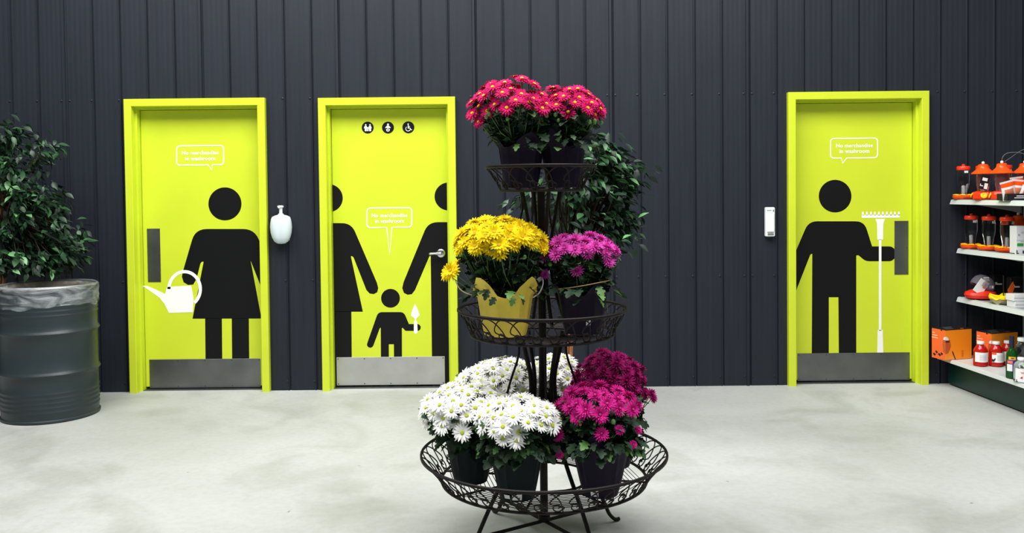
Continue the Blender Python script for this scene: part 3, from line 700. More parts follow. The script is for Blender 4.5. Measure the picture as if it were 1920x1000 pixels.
# ------------------------------------------------------------------ potted chrysanthemums on the stand
Z1, Z2, Z3 = .277+.0085, .885+.0085, 1.487+.0085
def at(dx, dy, z): return (SX+dx, SY+dy, z)
mum('potted_chrysanthemum', 'crimson chrysanthemum in dark purple wrap, left one of two on the top tray', at(-.083, -.035, Z3), 'crimson', WRAPP,
    (-.035, -.02, .452, .165, .135, .135), 54, 1, 'crimson chrysanthemums on the top tray', pot=(.066, .088, .165), nl=120, points=(4, .055, .3), extra=[(-.195, -.07, .305, -.5, -.7, .5), (-.17, -.09, .27, -.6, -.7, .3, .8)])
mum('potted_chrysanthemum', 'crimson chrysanthemum in dark purple wrap, right one of two on the top tray', at(.094, -.01, Z3), 'crimson', WRAPP,
    (.02, .01, .418, .150, .13, .105), 48, 2, 'crimson chrysanthemums on the top tray', pot=(.066, .086, .165), nl=110, points=(4, .06, 1.1))
mum('potted_chrysanthemum', 'yellow chrysanthemum in bright yellow wrap on the middle tray', at(-.155, -.085, Z2), 'yellow', WRAPY,
    (-.025, -.01, .478, .178, .15, .105), 54, 3, 'chrysanthemums on the middle tray', pot=(.086, .112, .165), nl=130, points=(4, .075, -.75),
    extra=[(-.215, -.09, .275, -.5, -.8, .4), (-.235, -.06, .26, -.8, -.6, .3, .9), (-.02, -.155, .355, .05, -.9, .5, 1.05), (-.11, -.14, .37, -.3, -.9, .4), (-.19, .0, .30, -.4, -.2, 1, .8), (.155, -.05, .36, .5, -.7, .3, .9)])
mum('potted_chrysanthemum', 'light pink chrysanthemum in dark purple wrap on the middle tray', at(.165, -.06, Z2), 'pink', WRAPP,
    (-.005, 0, .398, .150, .13, .065), 42, 4, 'chrysanthemums on the middle tray', pot=(.074, .098, .165), nl=130, points=(4, .035, .5), extra=[(-.03, -.11, .27, -.1, -.9, .5, .9), (-.155, -.03, .25, -.4, -.9, .3, .7), (.10, -.10, .305, .2, -.9, .5)])
mum('potted_chrysanthemum', 'white chrysanthemum in dark green wrap at front centre of the bottom tray', at(-.115, -.275, Z1), 'white', WRAPG,
    (.01, 0, .392, .165, .16, .085), 54, 5, 'white chrysanthemums on the bottom tray', pot=(.067, .104, .19), nl=190, points=(4, .06, -.35), extra=[(-.05, -.155, .275, 0, -.8, .6), (.0, -.16, .27, .1, -.9, .5)])
mum('potted_chrysanthemum', 'white chrysanthemum in dark green wrap at front left of the bottom tray', at(-.305, -.075, Z1), 'white', WRAPG,
    (-.015, -.03, .400, .180, .17, .095), 60, 6, 'white chrysanthemums on the bottom tray', pot=(.068, .100, .18), nl=180, points=(4, .04, .2), extra=[(-.02, -.21, .26, -.1, -.9, .4), (-.17, -.08, .27, -.7, -.5, .5), (-.10, -.18, .28, -.3, -.8, .5)])
mum('potted_chrysanthemum', 'white chrysanthemum at the back left of the bottom tray, behind the other two', at(-.165, .215, Z1), 'white', WRAPG,
    (-.01, 0, .445, .195, .15, .11), 60, 7, 'white chrysanthemums on the bottom tray', nl=70, pot=(.072, .095, .17))
mum('potted_chrysanthemum', 'white chrysanthemum at the back of the bottom tray, seen just right of the pole', at(.06, .315, Z1), 'white', WRAPG,
    (.0, 0, .445, .14, .12, .12), 42, 8, 'white chrysanthemums on the bottom tray', nl=70, pot=(.068, .088, .17))
mum('potted_chrysanthemum', 'bright magenta chrysanthemum in purple wrap at front right of the bottom tray', at(.215, -.25, Z1), 'magenta', WRAPP,
    (-.01, .01, .412, .155, .15, .065), 34, 9, 'magenta chrysanthemums on the bottom tray', pot=(.068, .108, .19), nl=210, points=(4, .065, -.25),
    extra=[(-.17, -.06, .255, -.3, -.9, .3, .8), (-.165, -.09, .185, -.2, -.9, .3, .5), (.115, -.10, .225, .3, -.8, .5, .55), (.06, -.13, .29, .3, -.8, .5, .6), (.14, -.06, .27, .5, -.6, .6, .6), (-.01, -.15, .28, 0, -.8, .6, .85)])
mum('potted_chrysanthemum', 'dark magenta chrysanthemum at the back right of the bottom tray', at(.305, .11, Z1), 'dark', WRAPP,
    (-.015, 0, .490, .155, .14, .15), 54, 10, 'magenta chrysanthemums on the bottom tray', nl=110, pot=(.072, .095, .17), extra=[(.155, -.08, .33, .6, -.5, .6, .8), (.17, -.03, .30, .6, -.5, .4, .7)])

# care labels stuck on the wraps, raffia tie, curled ribbon
def sticker(parent, ang, z, w_, h, r, m=PAPER, ink=True):
    mb = MB(); n = 6
    for i in range(n):
        a0, a1 = ang+(i/n-.5)*w_/r, ang+((i+1)/n-.5)*w_/r; k = 1+.0
        mb.add([(r*math.cos(a0), r*math.sin(a0), z), (r*math.cos(a1), r*math.sin(a1), z), ((r+.006)*math.cos(a1), (r+.006)*math.sin(a1), z+h), ((r+.006)*math.cos(a0), (r+.006)*math.sin(a0), z+h)], [(0, 1, 2, 3)])
    if ink:
        for (u0, u1, v0, v1) in ((.30, .55, .3, .75), (.6, .8, .2, .45)):
            a0, a1 = ang+(u0-.5)*w_/r, ang+(u1-.5)*w_/r; q = r+.0012
            mb.add([(q*math.cos(a0), q*math.sin(a0), z+h*v0), (q*math.cos(a1), q*math.sin(a1), z+h*v0), ((q+.004)*math.cos(a1), (q+.004)*math.sin(a1), z+h*v1), ((q+.004)*math.cos(a0), (q+.004)*math.sin(a0), z+h*v1)], [(0, 1, 2, 3)], 1)
    o = mb.build('care_label', [m, INK], parent, world=False); return o
plants = {o['label']: o for o in bpy.data.objects if o.get('label') and o.name.startswith('potted')}
def pl(s_): return next(o for k, o in plants.items() if s_ in k)
sticker(pl('front centre'), -1.57, .016, .036, .024, .0800); sticker(pl('front centre'), -2.05, .020, .022, .016, .0805, ink=False)
sticker(pl('bright magenta'), -1.95, .018, .030, .028, .0830)
sticker(pl('light pink'), -1.40, .045, .018, .028, .0905)
t = pl('light pink'); mb = MB(); mb.tube(smoothpath([(-.115, -.06, .19), (-.04, -.125, .205), (.06, -.12, .222), (.10, -.07, .224), (.11, .0, .22)], 5), .0042, 5, flat=.5); mb.build('raffia_tie', TAN, t, smooth=True, world=False)
t = pl('yellow'); mb = MB(); mb.tube(smoothpath([(.115, -.05, .16), (.14, -.06, .18), (.155, -.05, .215), (.15, -.03, .235), (.135, -.03, .225)], 5), .009, 5, flat=.3); mb.build('curled_ribbon', mat('pale ribbon', (206, 206, 198), .5), t, smooth=True, world=False)
mb = MB(); mb.tube(smoothpath([(-.11, -.04, .165), (-.15, -.07, .18), (-.18, -.075, .20), (-.20, -.07, .235)], 5), .007, 5, flat=.3); mb.build('curled_ribbon', mat('cream ribbon', (214, 204, 160), .5), t, smooth=True, world=False)

# ------------------------------------------------------------------ ficus trees
def ficus(label, loc, trunk_h, blobs, nobj, nstuff, seed, trunkr=.022, potr=(.10, .12, .22), trunkm=BARK, zmin=0.0):
    R = random.Random(seed); t = empty('ficus_tree', loc); tag(t, label, 'tree')
    rb, rt, ph_ = potr
    mb = MB(); mb.lathe([(.001, 0), (rb, 0), (rt, ph_-.02), (rt+.008, ph_-.02), (rt+.008, ph_), (rt-.004, ph_), (rt-.006, ph_-.03)], (0, 0, 0), 28); mb.build('pot', POTD, t, smooth=True, world=False)
    mb = MB(); mb.lathe([(rt-.005, ph_-.03), (.001, ph_-.02)], (0, 0, 0), 20); mb.build('soil', SOIL, t, world=False)
    mb = MB()
    for k in range(3):                                       # three stems twisted together
        pts = [(trunkr*.75*math.cos(2*PI*k/3+z*7), trunkr*.75*math.sin(2*PI*k/3+z*7), z) for z in [ph_-.03+(trunk_h-ph_+.03)*i/24 for i in range(25)]]
        mb.tube(pts, trunkr*.62, 7)
    mb.build('trunk', trunkm, t, smooth=True, world=False)
    tw = MB(); tips = []
    for (bx, by, bz, rx, ry, rz, cnt) in blobs:
        for i in range(cnt):
            while True:
                q = Vector((R.uniform(-1, 1), R.uniform(-1, 1), R.uniform(-1, 1)))
                if .35 < q.length < 1: break
            c_ = Vector((bx+q.x*rx, by+q.y*ry, bz+q.z*rz)); tips.append(c_)
            base = Vector((0, 0, trunk_h*R.uniform(.75, 1.0))); mid = base.lerp(c_, .55)+Vector((R.uniform(-.04, .04), R.uniform(-.04, .04), .05))
            tw.tube(smoothpath([base, mid, c_], 3), [.005, .0048, .0045, .004, .003, .0025, .002], 4, cap=False)
    tw.build('branches', TWIG, t, smooth=True, world=False)
    def sp():
        c_ = R.choice(tips); out = Vector((c_.x, c_.y, 0)).normalized() if (c_.x or c_.y) else Vector((1, 0, 0))
        p = c_+Vector((R.gauss(0, .045), R.gauss(0, .045), R.gauss(0, .04)))
        d = out*.7+Vector((R.uniform(-.9, .9), R.uniform(-.9, .9), R.uniform(-1.1, .25))); return p, d
    L = []
    while len(L) < nobj+nstuff:
        q_ = sp()
        if q_[0].z > zmin: L.append(q_)
    L.sort(key=lambda x: x[0].y)                             # the nearest leaves are the objects
    for i, (p, d) in enumerate(L):
        if i < nobj:
            k = R.random(); vi = R.choice((0, 1, 2, 3, 4, 5)) if k < .52 else (R.choice((6, 7, 8)) if k < .84 else R.choice((9, 10, 11)))
            put('leaf', FICLM[vi], t, p, leafrot(d, R.uniform(-.7, .7)), R.uniform(.8, 1.15))
    mb = MB()
    for (p, d) in L[nobj:]:
        q = leafrot(d, R.uniform(-.8, .8)); vi = R.randrange(9); s_ = R.uniform(.8, 1.1); src = FICL[vi][0]
        mb.add([p+q @ (Vector(v)*s_) for v in src.v], src.f, 0 if vi < 6 else 1)
    fo = mb.build('inner_foliage', [LEAFA, LEAFB], t, smooth=True, world=False); tag(fo, kind='stuff')
    return t
FYY = -1.35; fx = P(1067, 690, FYY).x
def rel(px, py, Y, bx, bz=0): q = P(px, py, Y); return q.x-bx, q.z-bz
fb = []
for (px_, py_, rx, rz, cnt) in ((1100, 300, .18, .12, 12), (1110, 360, .22, .15, 20), (1120, 420, .21, .14, 18), (1158, 340, .11, .15, 9), (1152, 440, .10, .10, 7), (1060, 355, .14, .12, 8), (990, 375, .05, .09, 3), (1080, 480, .16, .12, 14), (1128, 285, .12, .10, 7)):
    x, z = rel(px_, py_, FYY, fx); fb.append((x, 0, z, rx, .17, rz, int(cnt*1.5)))
ficus('artificial ficus tree with brown twisted trunk standing behind the plant stand', (fx, FYY, 0), P(1067, 480, FYY).z, fb, 300, 1500, 21, trunkr=.019)
FY2 = -.42; fx2 = P(5, 600, FY2).x; fb = []
for (px_, py_, rx, rz, cnt) in ((10, 262, .12, .12, 7), (85, 275, .07, .07, 4), (30, 320, .20, .12, 16), (60, 370, .20, .12, 18), (60, 430, .24, .13, 24), (70, 490, .25, .12, 26), (125, 455, .08, .14, 8), (-40, 330, .25, .2, 20), (-60, 450, .28, .25, 26), (20, 500, .25, .08, 14)):
    x, z = rel(px_, py_, FY2, fx2); fb.append((x, .02 if x > .3 else -.02, z, rx, .17, rz, cnt))
ficus('bushy dark artificial ficus tree at the left edge, behind the steel drum', (fx2, FY2, 0), 1.5, fb, 300, 2400, 22, potr=(.11, .13, .24), zmin=.95)

# ------------------------------------------------------------------ shelving unit on the right
UR = 0.067
u0 = PZ(1776, 720.6, 0); u0 = Vector((u0.x, -.02, 0))       # kick corner at the wall
unit = empty('shelving_unit', u0, UR); tag(unit, 'pale grey steel shelving unit with dark green base standing along the right', 'shelving unit')
LEN = 2.4
# local frame: +x into the shelf, -y towards the camera
def lx(px, py, z):                                          # local x of a pixel at shelf height z on the wall end
    q = P(px, py, -.02); return q.x-u0.x
mb = MB(); mb.box(.0, .62, -LEN, -.01, .012, .165); mb.build('kick_plate', KICK, unit, world=False)
bz = P(1756, 671, -.03).z
def shelf(name, xe, zt, dep, tilt=.012, hh=.034):
    s_ = empty(name, (0, 0, 0)); s_.parent = unit
    mb = MB(); mb.box(xe+.012, dep, -LEN, -.006, zt-.022, zt); mb.build('deck', SHELFG if 'base' not in name else SHELFM, s_, world=False)
    mb = MB(); mb.add([(xe, -LEN, zt-hh), (xe+tilt, -LEN, zt-.001), (xe+tilt+.014, -LEN, zt+.002), (xe+.016, -LEN, zt-hh), (xe, -.004, zt-hh), (xe+tilt, -.004, zt-.001), (xe+tilt+.014, -.004, zt+.002), (xe+.016, -.004, zt-hh)],
                      [(0, 1, 5, 4), (1, 2, 6, 5), (2, 3, 7, 6), (3, 0, 4, 7), (0, 3, 2, 1), (4, 5, 6, 7)]); mb.build('price_rail', SHELFM, s_, world=False)
    for y in (-.03, -1.2): 
        mb = MB(); mb.plate([(dep-.02, zt-.02), (dep-.02, zt-.11), (dep-.10, zt-.09), (xe+.10, zt-.024)], y, y+.004) ; mb.build('bracket', SHELFM, s_, world=False)
    return s_
zs = [P(1756, 667, -.02).z, P(1796, 557, -.02).z, P(1796, 466, -.02).z, P(1784, 374.5, -.02).z]
xe = [P(1756, 671, -.02).x-u0.x, P(1793, 561, -.02).x-u0.x, P(1793, 471, -.02).x-u0.x, P(1780, 380, -.02).x-u0.x]
DEP = .58
shelf('base_shelf', xe[0], zs[0], .60, .006, .022)
for i in (1, 2, 3): shelf('shelf', xe[i], zs[i], DEP)
mb = MB(); mb.box(DEP+.0, DEP+.03, -LEN, -.02, .165, 1.50); mb.build('back_panel', mat('dark pegboard', (34, 36, 40), .6), unit, world=False)
for y in (-.05, -1.22, -2.39): mb = MB(); mb.bbox(DEP-.012, DEP+.045, y-.02, y+.02, .0, 1.52, .003); mb.build('upright', SHELFM, unit, world=False)

def onshelf(i, px, py):
    q = PZ(px, py, zs[i]+.003); return q
def onrow(i, px, inset):
    """point on shelf i where the sight line of pixel column px crosses the row `inset` behind the kick corner"""
    d = ray(px, 440); c, s_ = math.cos(UR), math.sin(UR)
    # u0 + R(inset, -t) = CP + k d   (in plan)
    bx, by = u0.x+c*inset-CP.x, u0.y+s_*inset-CP.y; ax, ay = s_, -c          # + t*(ax, ay)
    det = d.x*ay-d.y*ax; k = (bx*ay-by*ax)/det; x, y = CP.x+k*d.x, CP.y+k*d.y
    return Vector((x, y, zs[i]+.001))
# hummingbird feeders
def flower_port(mb, r, a, z, mi):
    x, y = r*math.cos(a), r*math.sin(a)
    mb.lathe([(.021, 0), (.019, .005), (.012, .008), (.006, .004), (.0001, .003)], (x, y, z+.003), 10, fn=lambda rr_, zz, aa, i: (rr_*(1+.18*math.cos(5*aa)) if i < 2 else rr_, zz), mi=mi)
def feeder_bottle():
    t = empty('hummingbird_feeder')
    mb = MB(); mb.lathe([(.045, 0), (.066, .006), (.074, .016), (.0755, .022), (.071, .026), (.054, .032), (.034, .036), (.0001, .036)], (0, 0, 0), 32, fn=lambda r, z, a, i: (r*(1+.05*math.cos(6*a)) if 1 <= i <= 4 else r, z), capb=True); mb.build('saucer', ORANGE, t, smooth=True, world=False)
    for k in range(6):
        mb = MB(); flower_port(mb, .052, k*PI/3, .029, 0); mb.build('flower_port', YELP, t, smooth=True, world=False)
    mb = MB(); mb.lathe([(.026, .034), (.028, .045), (.031, .075), (.040, .120), (.043, .150), (.0415, .175), (.044, .195), (.040, .212), (.038, .222)], (0, 0, 0), 28, fn=lambda r, z, a, i: (r*(1+.02*math.cos(8*a)), z)); mb.build('glass_bottle', GLASS, t, smooth=True, world=False)
    mb = MB(); mb.lathe([(.010, .036), (.010, .10), (.007, .105), (.0001, .105)], (0, 0, 0), 12); mb.build('feeding_tube', mat('frosted tube', (200, 205, 210), .4, alpha=.75), t, smooth=True, world=False)
    mb = MB(); mb.lathe([(.046, .218), (.047, .220), (.047, .240), (.042, .246), (.012, .248), (.011, .258), (.005, .262), (.0001, .262)], (0, 0, 0), 28, capb=True, fn=lambda r, z, a, i: (r*(1+.01*math.cos(24*a)), z)); mb.build('cap', ORANGER, t, smooth=True, world=False)
    mb = MB(); mb.add([(-.016, -.0445, .196), (.012, -.0455, .196), (.012, -.0455, .212), (-.016, -.0445, .212)], [(0, 1, 2, 3)]); mb.build('paper_tag', PAPER, t, world=False)
    return t
def feeder_hat(tagged=True):
    t = empty('hummingbird_feeder')
    mb = MB(); mb.lathe([(.058, 0), (.071, .010), (.073, .040), (.066, .055), (.045, .062), (.0001, .062)], (0, 0, 0), 8, capb=True, fn=lambda r, z, a, i: (r, z)); mb.build('basin', ORANGER, t, world=False)
    for k in range(4):
        a = -PI/2+(k-.5)*PI/2*.9+.3; x, y = .068*math.cos(a), .068*math.sin(a); s0 = 0; mb = MB(); mb.lathe([(.023, 0), (.021, .007), (.013, .010), (.007, .005), (.0001, .004)], (0, 0, 0), 12)
        q = aim((math.cos(a), math.sin(a), .35)); mb.v = [tuple(q @ Vector(v)+Vector((x, y, .032))) for v in mb.v]; mb.build('flower_port', YELP, t, smooth=True, world=False)
    mb = MB(); mb.lathe([(.034, .060), (.040, .085), (.046, .14), (.047, .19), (.042, .20)], (0, 0, 0), 24); mb.build('tinted_bottle', REDGLASS, t, smooth=True, world=False)
    mb = MB(); mb.lathe([(.078, .183), (.079, .187), (.054, .208), (.040, .222), (.034, .232), (.033, .246), (.026, .252), (.0001, .254)], (0, 0, 0), 32, capb=True); mb.build('rain_hat', ORANGE, t, smooth=True, world=False)
    mb = MB(); mb.lathe([(.0001, .252), (.008, .254), (.011, .262), (.008, .270), (.0001, .273)], (0, 0, 0), 12); mb.build('knob', WPLAS, t, smooth=True, world=False)
    if tagged:
        mb = MB(); q = Matrix.Rotation(.22, 3, 'Y')
        def tb(x0, x1, z0, z1, y, mi): mb.add([q @ Vector((x0, y, z0))+Vector((-.045, 0, .075)) for x0, z0 in ((x0, z0), (x1, z0), (x1, z1), (x0, z1))], [(0, 1, 2, 3)], mi)
        tb(-.030, .030, 0, .105, -.080, 0); tb(-.018, .018, .060, .082, -.0805, 1); tb(.004, .028, .006, .046, -.0805, 1); tb(-.026, -.004, .020, .026, -.0805, 1); tb(-.026, -.021, .026, .036, -.0805, 1)
        mb.build('hang_tag', [BOXB, PAPER], t, world=False)
    return t
fbot = feeder_bottle(); fhat = feeder_hat(True); fhat2 = feeder_hat(False)
G1 = 'hummingbird feeders on the shelving unit'
first = {}
def setfeeder(src, i, px, inset, label, rz=0):
    q = onrow(i, px, inset); print('FEED', px, tuple(round(v, 2) for v in q))
    o = src if src.name not in first else copy_tree(src)
    first[src.name] = 1
    place(o, q, rz); tag(o, label, 'bird feeder', G1); return o
setfeeder(fbot, 3, 1806, .078, 'clear glass bottle feeder with orange cap, farthest left on the top shelf')
for (i, px, ins, lb, rz) in ((3, 1842, .17, 'clear bottle feeder on the top shelf, behind the feeder with the black tag', .2), (3, 1884, .25, 'clear bottle feeder on the top shelf, behind the untagged orange-hatted feeder', .3),
        (2, 1821, .135, 'clear glass bottle feeder, farthest left on the second shelf', .1), (2, 1854, .15, 'clear glass bottle feeder, second from left on the second shelf', .3), (2, 1888, .17, 'clear glass bottle feeder, third from left on the second shelf', .5)):
    setfeeder(fbot, i, px, ins, lb, rz)
setfeeder(fhat, 3, 1843, .06, 'orange-hatted feeder with a black hang tag on the top shelf')
setfeeder(fhat2, 3, 1878, .10, 'orange-hatted feeder without hang tag, in the middle of the top shelf', .35)
setfeeder(fhat2, 3, 1921, .27, 'orange-hatted feeder on the top shelf at the right edge of the picture', .1)
setfeeder(fhat2, 2, 1909, .33, 'orange-hatted feeder on the second shelf, behind the white carton', .5)

# display tray of seed packets on the top shelf
q = onrow(3, 1903, .09); dt = empty('display_tray', q, UR); tag(dt, 'low black display tray at the right end of the top shelf', 'tray')
mb = MB(); mb.box(-.09, .09, -.06, .06, 0, .004); mb.box(-.09, .09, -.06, -.057, 0, .045); mb.box(-.09, .09, .057, .06, 0, .045); mb.box(-.09, -.087, -.06, .06, 0, .045); mb.box(.087, .09, -.06, .06, 0, .045); mb.build('tray_body', BOXB, dt, world=False)
mb = MB(); mb.box(-.03, .02, -.0612, -.0603, .026, .032); mb.box(-.045, .03, -.0612, -.0603, .014, .019); mb.build('printed_lines', PAPER, dt, world=False)
def packet():
    t = empty('seed_packet'); mb = MB(); nx, nz = 6, 8; W_, H_ = .098, .118
    vs = []; fs = []
    for sgn in (-1, 1):
        for j in range(nz+1):
            for i in range(nx+1):
                u, v = i/nx, j/nz; b_ = math.sin(PI*u)*math.sin(PI*v)*.014; vs.append(((u-.5)*W_*(1-.08*math.sin(PI*v)), sgn*(b_+.0005), v*H_))
    n1 = (nx+1)*(nz+1); mi = []
    for j in range(nz):
        for i in range(nx):
            a = j*(nx+1)+i; fs.append((a, a+1, a+nx+2, a+nx+1)); fs.append((n1+a, n1+a+nx+1, n1+a+nx+2, n1+a+1))
            k = 1 if (2 <= j <= 4 and 1 <= i <= 4) else (2 if j >= 6 else 0); mi += [k, k]
    mb.v = vs; mb.f = fs; mb.m = mi; mb.build('pouch', [PAPER, PINKP, ORANGE], t, smooth=True, world=False)
    mb = MB(); mb.box(-W_/2, W_/2, -.001, .001, H_-.002, H_+.010); mb.build('top_seal', PAPER, t, world=False); return t
pk = packet(); base = Vector(q)
for j, (dx, dy, dz, ry, lb) in enumerate(((-.045, -.02, .006, -.25, 'leaning white and orange seed packet at the left of the black tray'), (.0, -.01, .012, .1, 'white and orange seed packet in the middle of the black tray'), (.05, -.02, .008, .3, 'white and orange seed packet at the right of the black tray'), (.02, .02, .03, -.1, 'seed packet standing behind the others in the black tray'))):
    o = pk if j == 0 else copy_tree(pk); o.location = (base.x+dx, base.y+dy, base.z+dz); o.rotation_euler = (.12, ry, .05*j); tag(o, lb, 'seed packet', 'seed packets in the black tray')
# wire hanger loops above
q = onrow(3, 1893, .22); mb = MB(); cc = Vector((q.x, q.y+.0, q.z+.262))
mb.tube(smoothpath([cc+Vector(v) for v in ((-.05, 0, -.01), (-.055, .0, .03), (-.02, 0, .065), (.05, -.01, .07), (.10, -.02, .055), (.14, -.03, .06), (.15, -.03, .085), (.12, -.02, .10), (.08, -.01, .085), (.05, 0, .065), (.0, 0, .03), (-.04, 0, .005))], 5), .0022, 5)
wo = mb.build('wire_hanger', WIRE, smooth=True); tag(wo, 'looped grey wire hanger on top of the feeders on the top shelf', 'wire')

# second shelf carton
q = onrow(2, 1906, .10); ct = empty('white_carton', q, -.05); tag(ct, 'tall white product carton with green strip on the second shelf', 'carton')
mb = MB(); mb.bbox(0, .12, 0, .09, .006, .19, .001); mb.build('carton_body', mat('white carton', (236, 238, 240), .5), ct, world=False)
mb = MB(); mb.box(.004, .045, -.0012, -.0002, .055, .075); mb.build('green_print', GRNP, ct, world=False)
mb = MB()
for (a, b, z0, z1) in ((.010, .022, .125, .137), (.0, .12, .094, .096), (.028, .07, .085, .088), (.03, .09, .15, .152), (.03, .09, .143, .145)): mb.box(a, b, -.0012, -.0002, z0, z1)
mb.build('grey_print', mat('grey print', (170, 176, 184), .6), ct, world=False)
mb = MB(); mb.bbox(-.012, .06, -.008, -.0013, -.012, .038, .001); mb.build('price_card', PAPER, ct, world=False)
mb = MB(); mb.box(-.004, .002, -.009, -.0078, .008, .028); mb.box(-.004, .012, -.009, -.0078, .004, .010); mb.box(.036, .05, -.009, -.0078, .006, .026); mb.build('price_print', INK, ct, world=False)

# third shelf: dome feeder, black packs, shell tray, white cartons
q = onrow(1, 1840, .165); df = empty('dome_feeder', q); tag(df, 'window feeder with clear dome, red base and white tag on third shelf', 'bird feeder')
mb = MB(); mb.lathe([(.060, 0), (.094, .012), (.104, .034), (.098, .052), (.07, .066), (.03, .072), (.0001, .072)], (0, 0, 0), 32, capb=True, fn=lambda r, z, a, i: (r*(1+.16*max(0, math.cos(a-PI*1.03))**6), z)); mb.build('base_dish', mat('red plastic', (240, 52, 32), .3), df, smooth=True, world=False)
mb = MB(); mb.lathe([(.082, 0), (.081, .03), (.072, .058), (.05, .082), (.02, .092), (.0001, .094)], (0, 0, 0), 28); rx_ = Matrix.Rotation(.5, 3, 'Y'); mb.v = [tuple(rx_ @ Vector(v)+Vector((.0, 0, .085))) for v in mb.v]; mb.build('clear_dome', mat('smoky clear plastic', (190, 190, 205), .08, trans=.8, ior=1.25), df, smooth=True, world=False)
mb = MB(); q2 = Matrix.Rotation(.62, 3, 'Y')
mb.add([q2 @ Vector(v)+Vector((-.068, -.07, .055)) for v in ((-.036, 0, 0), (.036, 0, 0), (.036, 0, .105), (-.036, 0, .105), (-.036, .003, 0), (.036, .003, 0), (.036, .003, .105), (-.036, .003, .105))], [(0, 1, 2, 3), (7, 6, 5, 4), (0, 4, 5, 1), (1, 5, 6, 2), (2, 6, 7, 3), (3, 7, 4, 0)])
mb.add([q2 @ Vector(v)+Vector((-.068, -.071, .055)) for v in ((.01, 0, .05), (.032, 0, .055), (.03, 0, .09), (.012, 0, .095))], [(0, 1, 2, 3)], 1); mb.build('card_tag', [PAPER, PINKP], df, world=False)
mb = MB(); mb.bbox(-.01, .03, -.052, -.048, .135, .165, .001); mb.bbox(.02, .05, -.075, -.071, .085, .105, .001); mb.build('white_sticker', PAPER, df, world=False)
def blackpack():
    t = empty('black_package'); mb = MB(); mb.bbox(-.045, .045, -.03, .03, 0, .17, .003); mb.build('carton', BOXB, t, world=False)
    mb = MB(); mb.box(-.03, .018, -.0315, -.0305, .098, .108); mb.box(-.03, -.018, -.0315, -.0305, .098, .118); mb.build('price_sticker', PAPER, t, world=False)
    mb = MB()
    for k in range(4): mb.box(-.035, .035-.01*k, -.0315, -.0305, .02+.014*k, .024+.014*k)
    mb.build('printed_lines', mat('grey brown print', (96, 88, 80), .6), t, world=False); return t
bp_ = blackpack()
for j, (px, py, lb) in enumerate(((1870, .33, 'black carton right of the red dome feeder'), (1903, .34, 'black carton behind the white cartons on the third shelf'))):
    o = bp_ if j == 0 else copy_tree(bp_); qq = onrow(1, px, py); o.location = qq; tag(o, lb, 'carton', 'black cartons on the third shelf')
q = onrow(1, 1882, .155); st_ = empty('shell_feeder', q); tag(st_, 'beige moulded feeder dish with wavy yellow rim on the third shelf', 'bird feeder')
def wav(r, z, a, i): return r*(1+.10*math.cos(6*a)), z+(.012*math.cos(6*a) if i > 0 else 0)
mb = MB(); mb.lathe([(.055, 0), (.080, .012), (.090, .040)], (0, 0, 0), 48, fn=wav, capb=True); mb.build('dish', BEIGE, st_, smooth=True, world=False)
mb = MB(); mb.lathe([(.090, .039), (.094, .042), (.090, .055), (.074, .050), (.05, .046), (.0001, .046)], (0, 0, 0), 48, fn=wav); mb.build('yellow_rim', mat('bright yellow plastic', (250, 220, 20), .35), st_, smooth=True, world=False)
mb = MB(); mb.tube([(.0, 0, .045), (.0, 0, .20)], .004, 6); mb.build('post', BOXB, st_, world=False)
mb = MB()
for sg in (-1, 1): mb.plate([(.02, .06), (.02+.03*sg*.2+.02, .075), (.06, .12), (.05, .16), (.03, .13), (.012, .10)] if sg > 0 else [(.03, .055), (.055, .045), (.075, .07), (.055, .085)], -.035+.004*sg, -.032+.004*sg)
mb.build('butterfly_ornament', mat('rust orange print', (200, 84, 30), .5), st_, world=False)
mb = MB(); mb.plate([(.04, .045), (.062, .045), (.066, .056), (.05, .062)], -.045, -.042); mb.build('teal_ornament', TEAL, st_, world=False)
wc = None
for j, (dz, lb) in enumerate(((0, 'flat white carton on the third shelf, bottom of a stack of two'), (.046, 'flat white carton on the third shelf, top of a stack of two'))):
    q = onrow(1, 1904, .10)
    if wc is None:
        wc = empty('flat_carton'); mb = MB(); mb.bbox(0, .15, 0, .10, 0, .043, .001); mb.build('carton_body', mat('white carton', (236, 238, 240), .5), wc, world=False)
        mb = MB(); mb.box(.0, .15, -.001, -.0002, .020, .0215); mb.build('flap_seam', GREYP, wc, world=False); o = wc
    else: o = copy_tree(wc)
    o.location = q+Vector((-.008*j, 0, dz)); tag(o, lb, 'carton', 'flat white cartons on the third shelf')

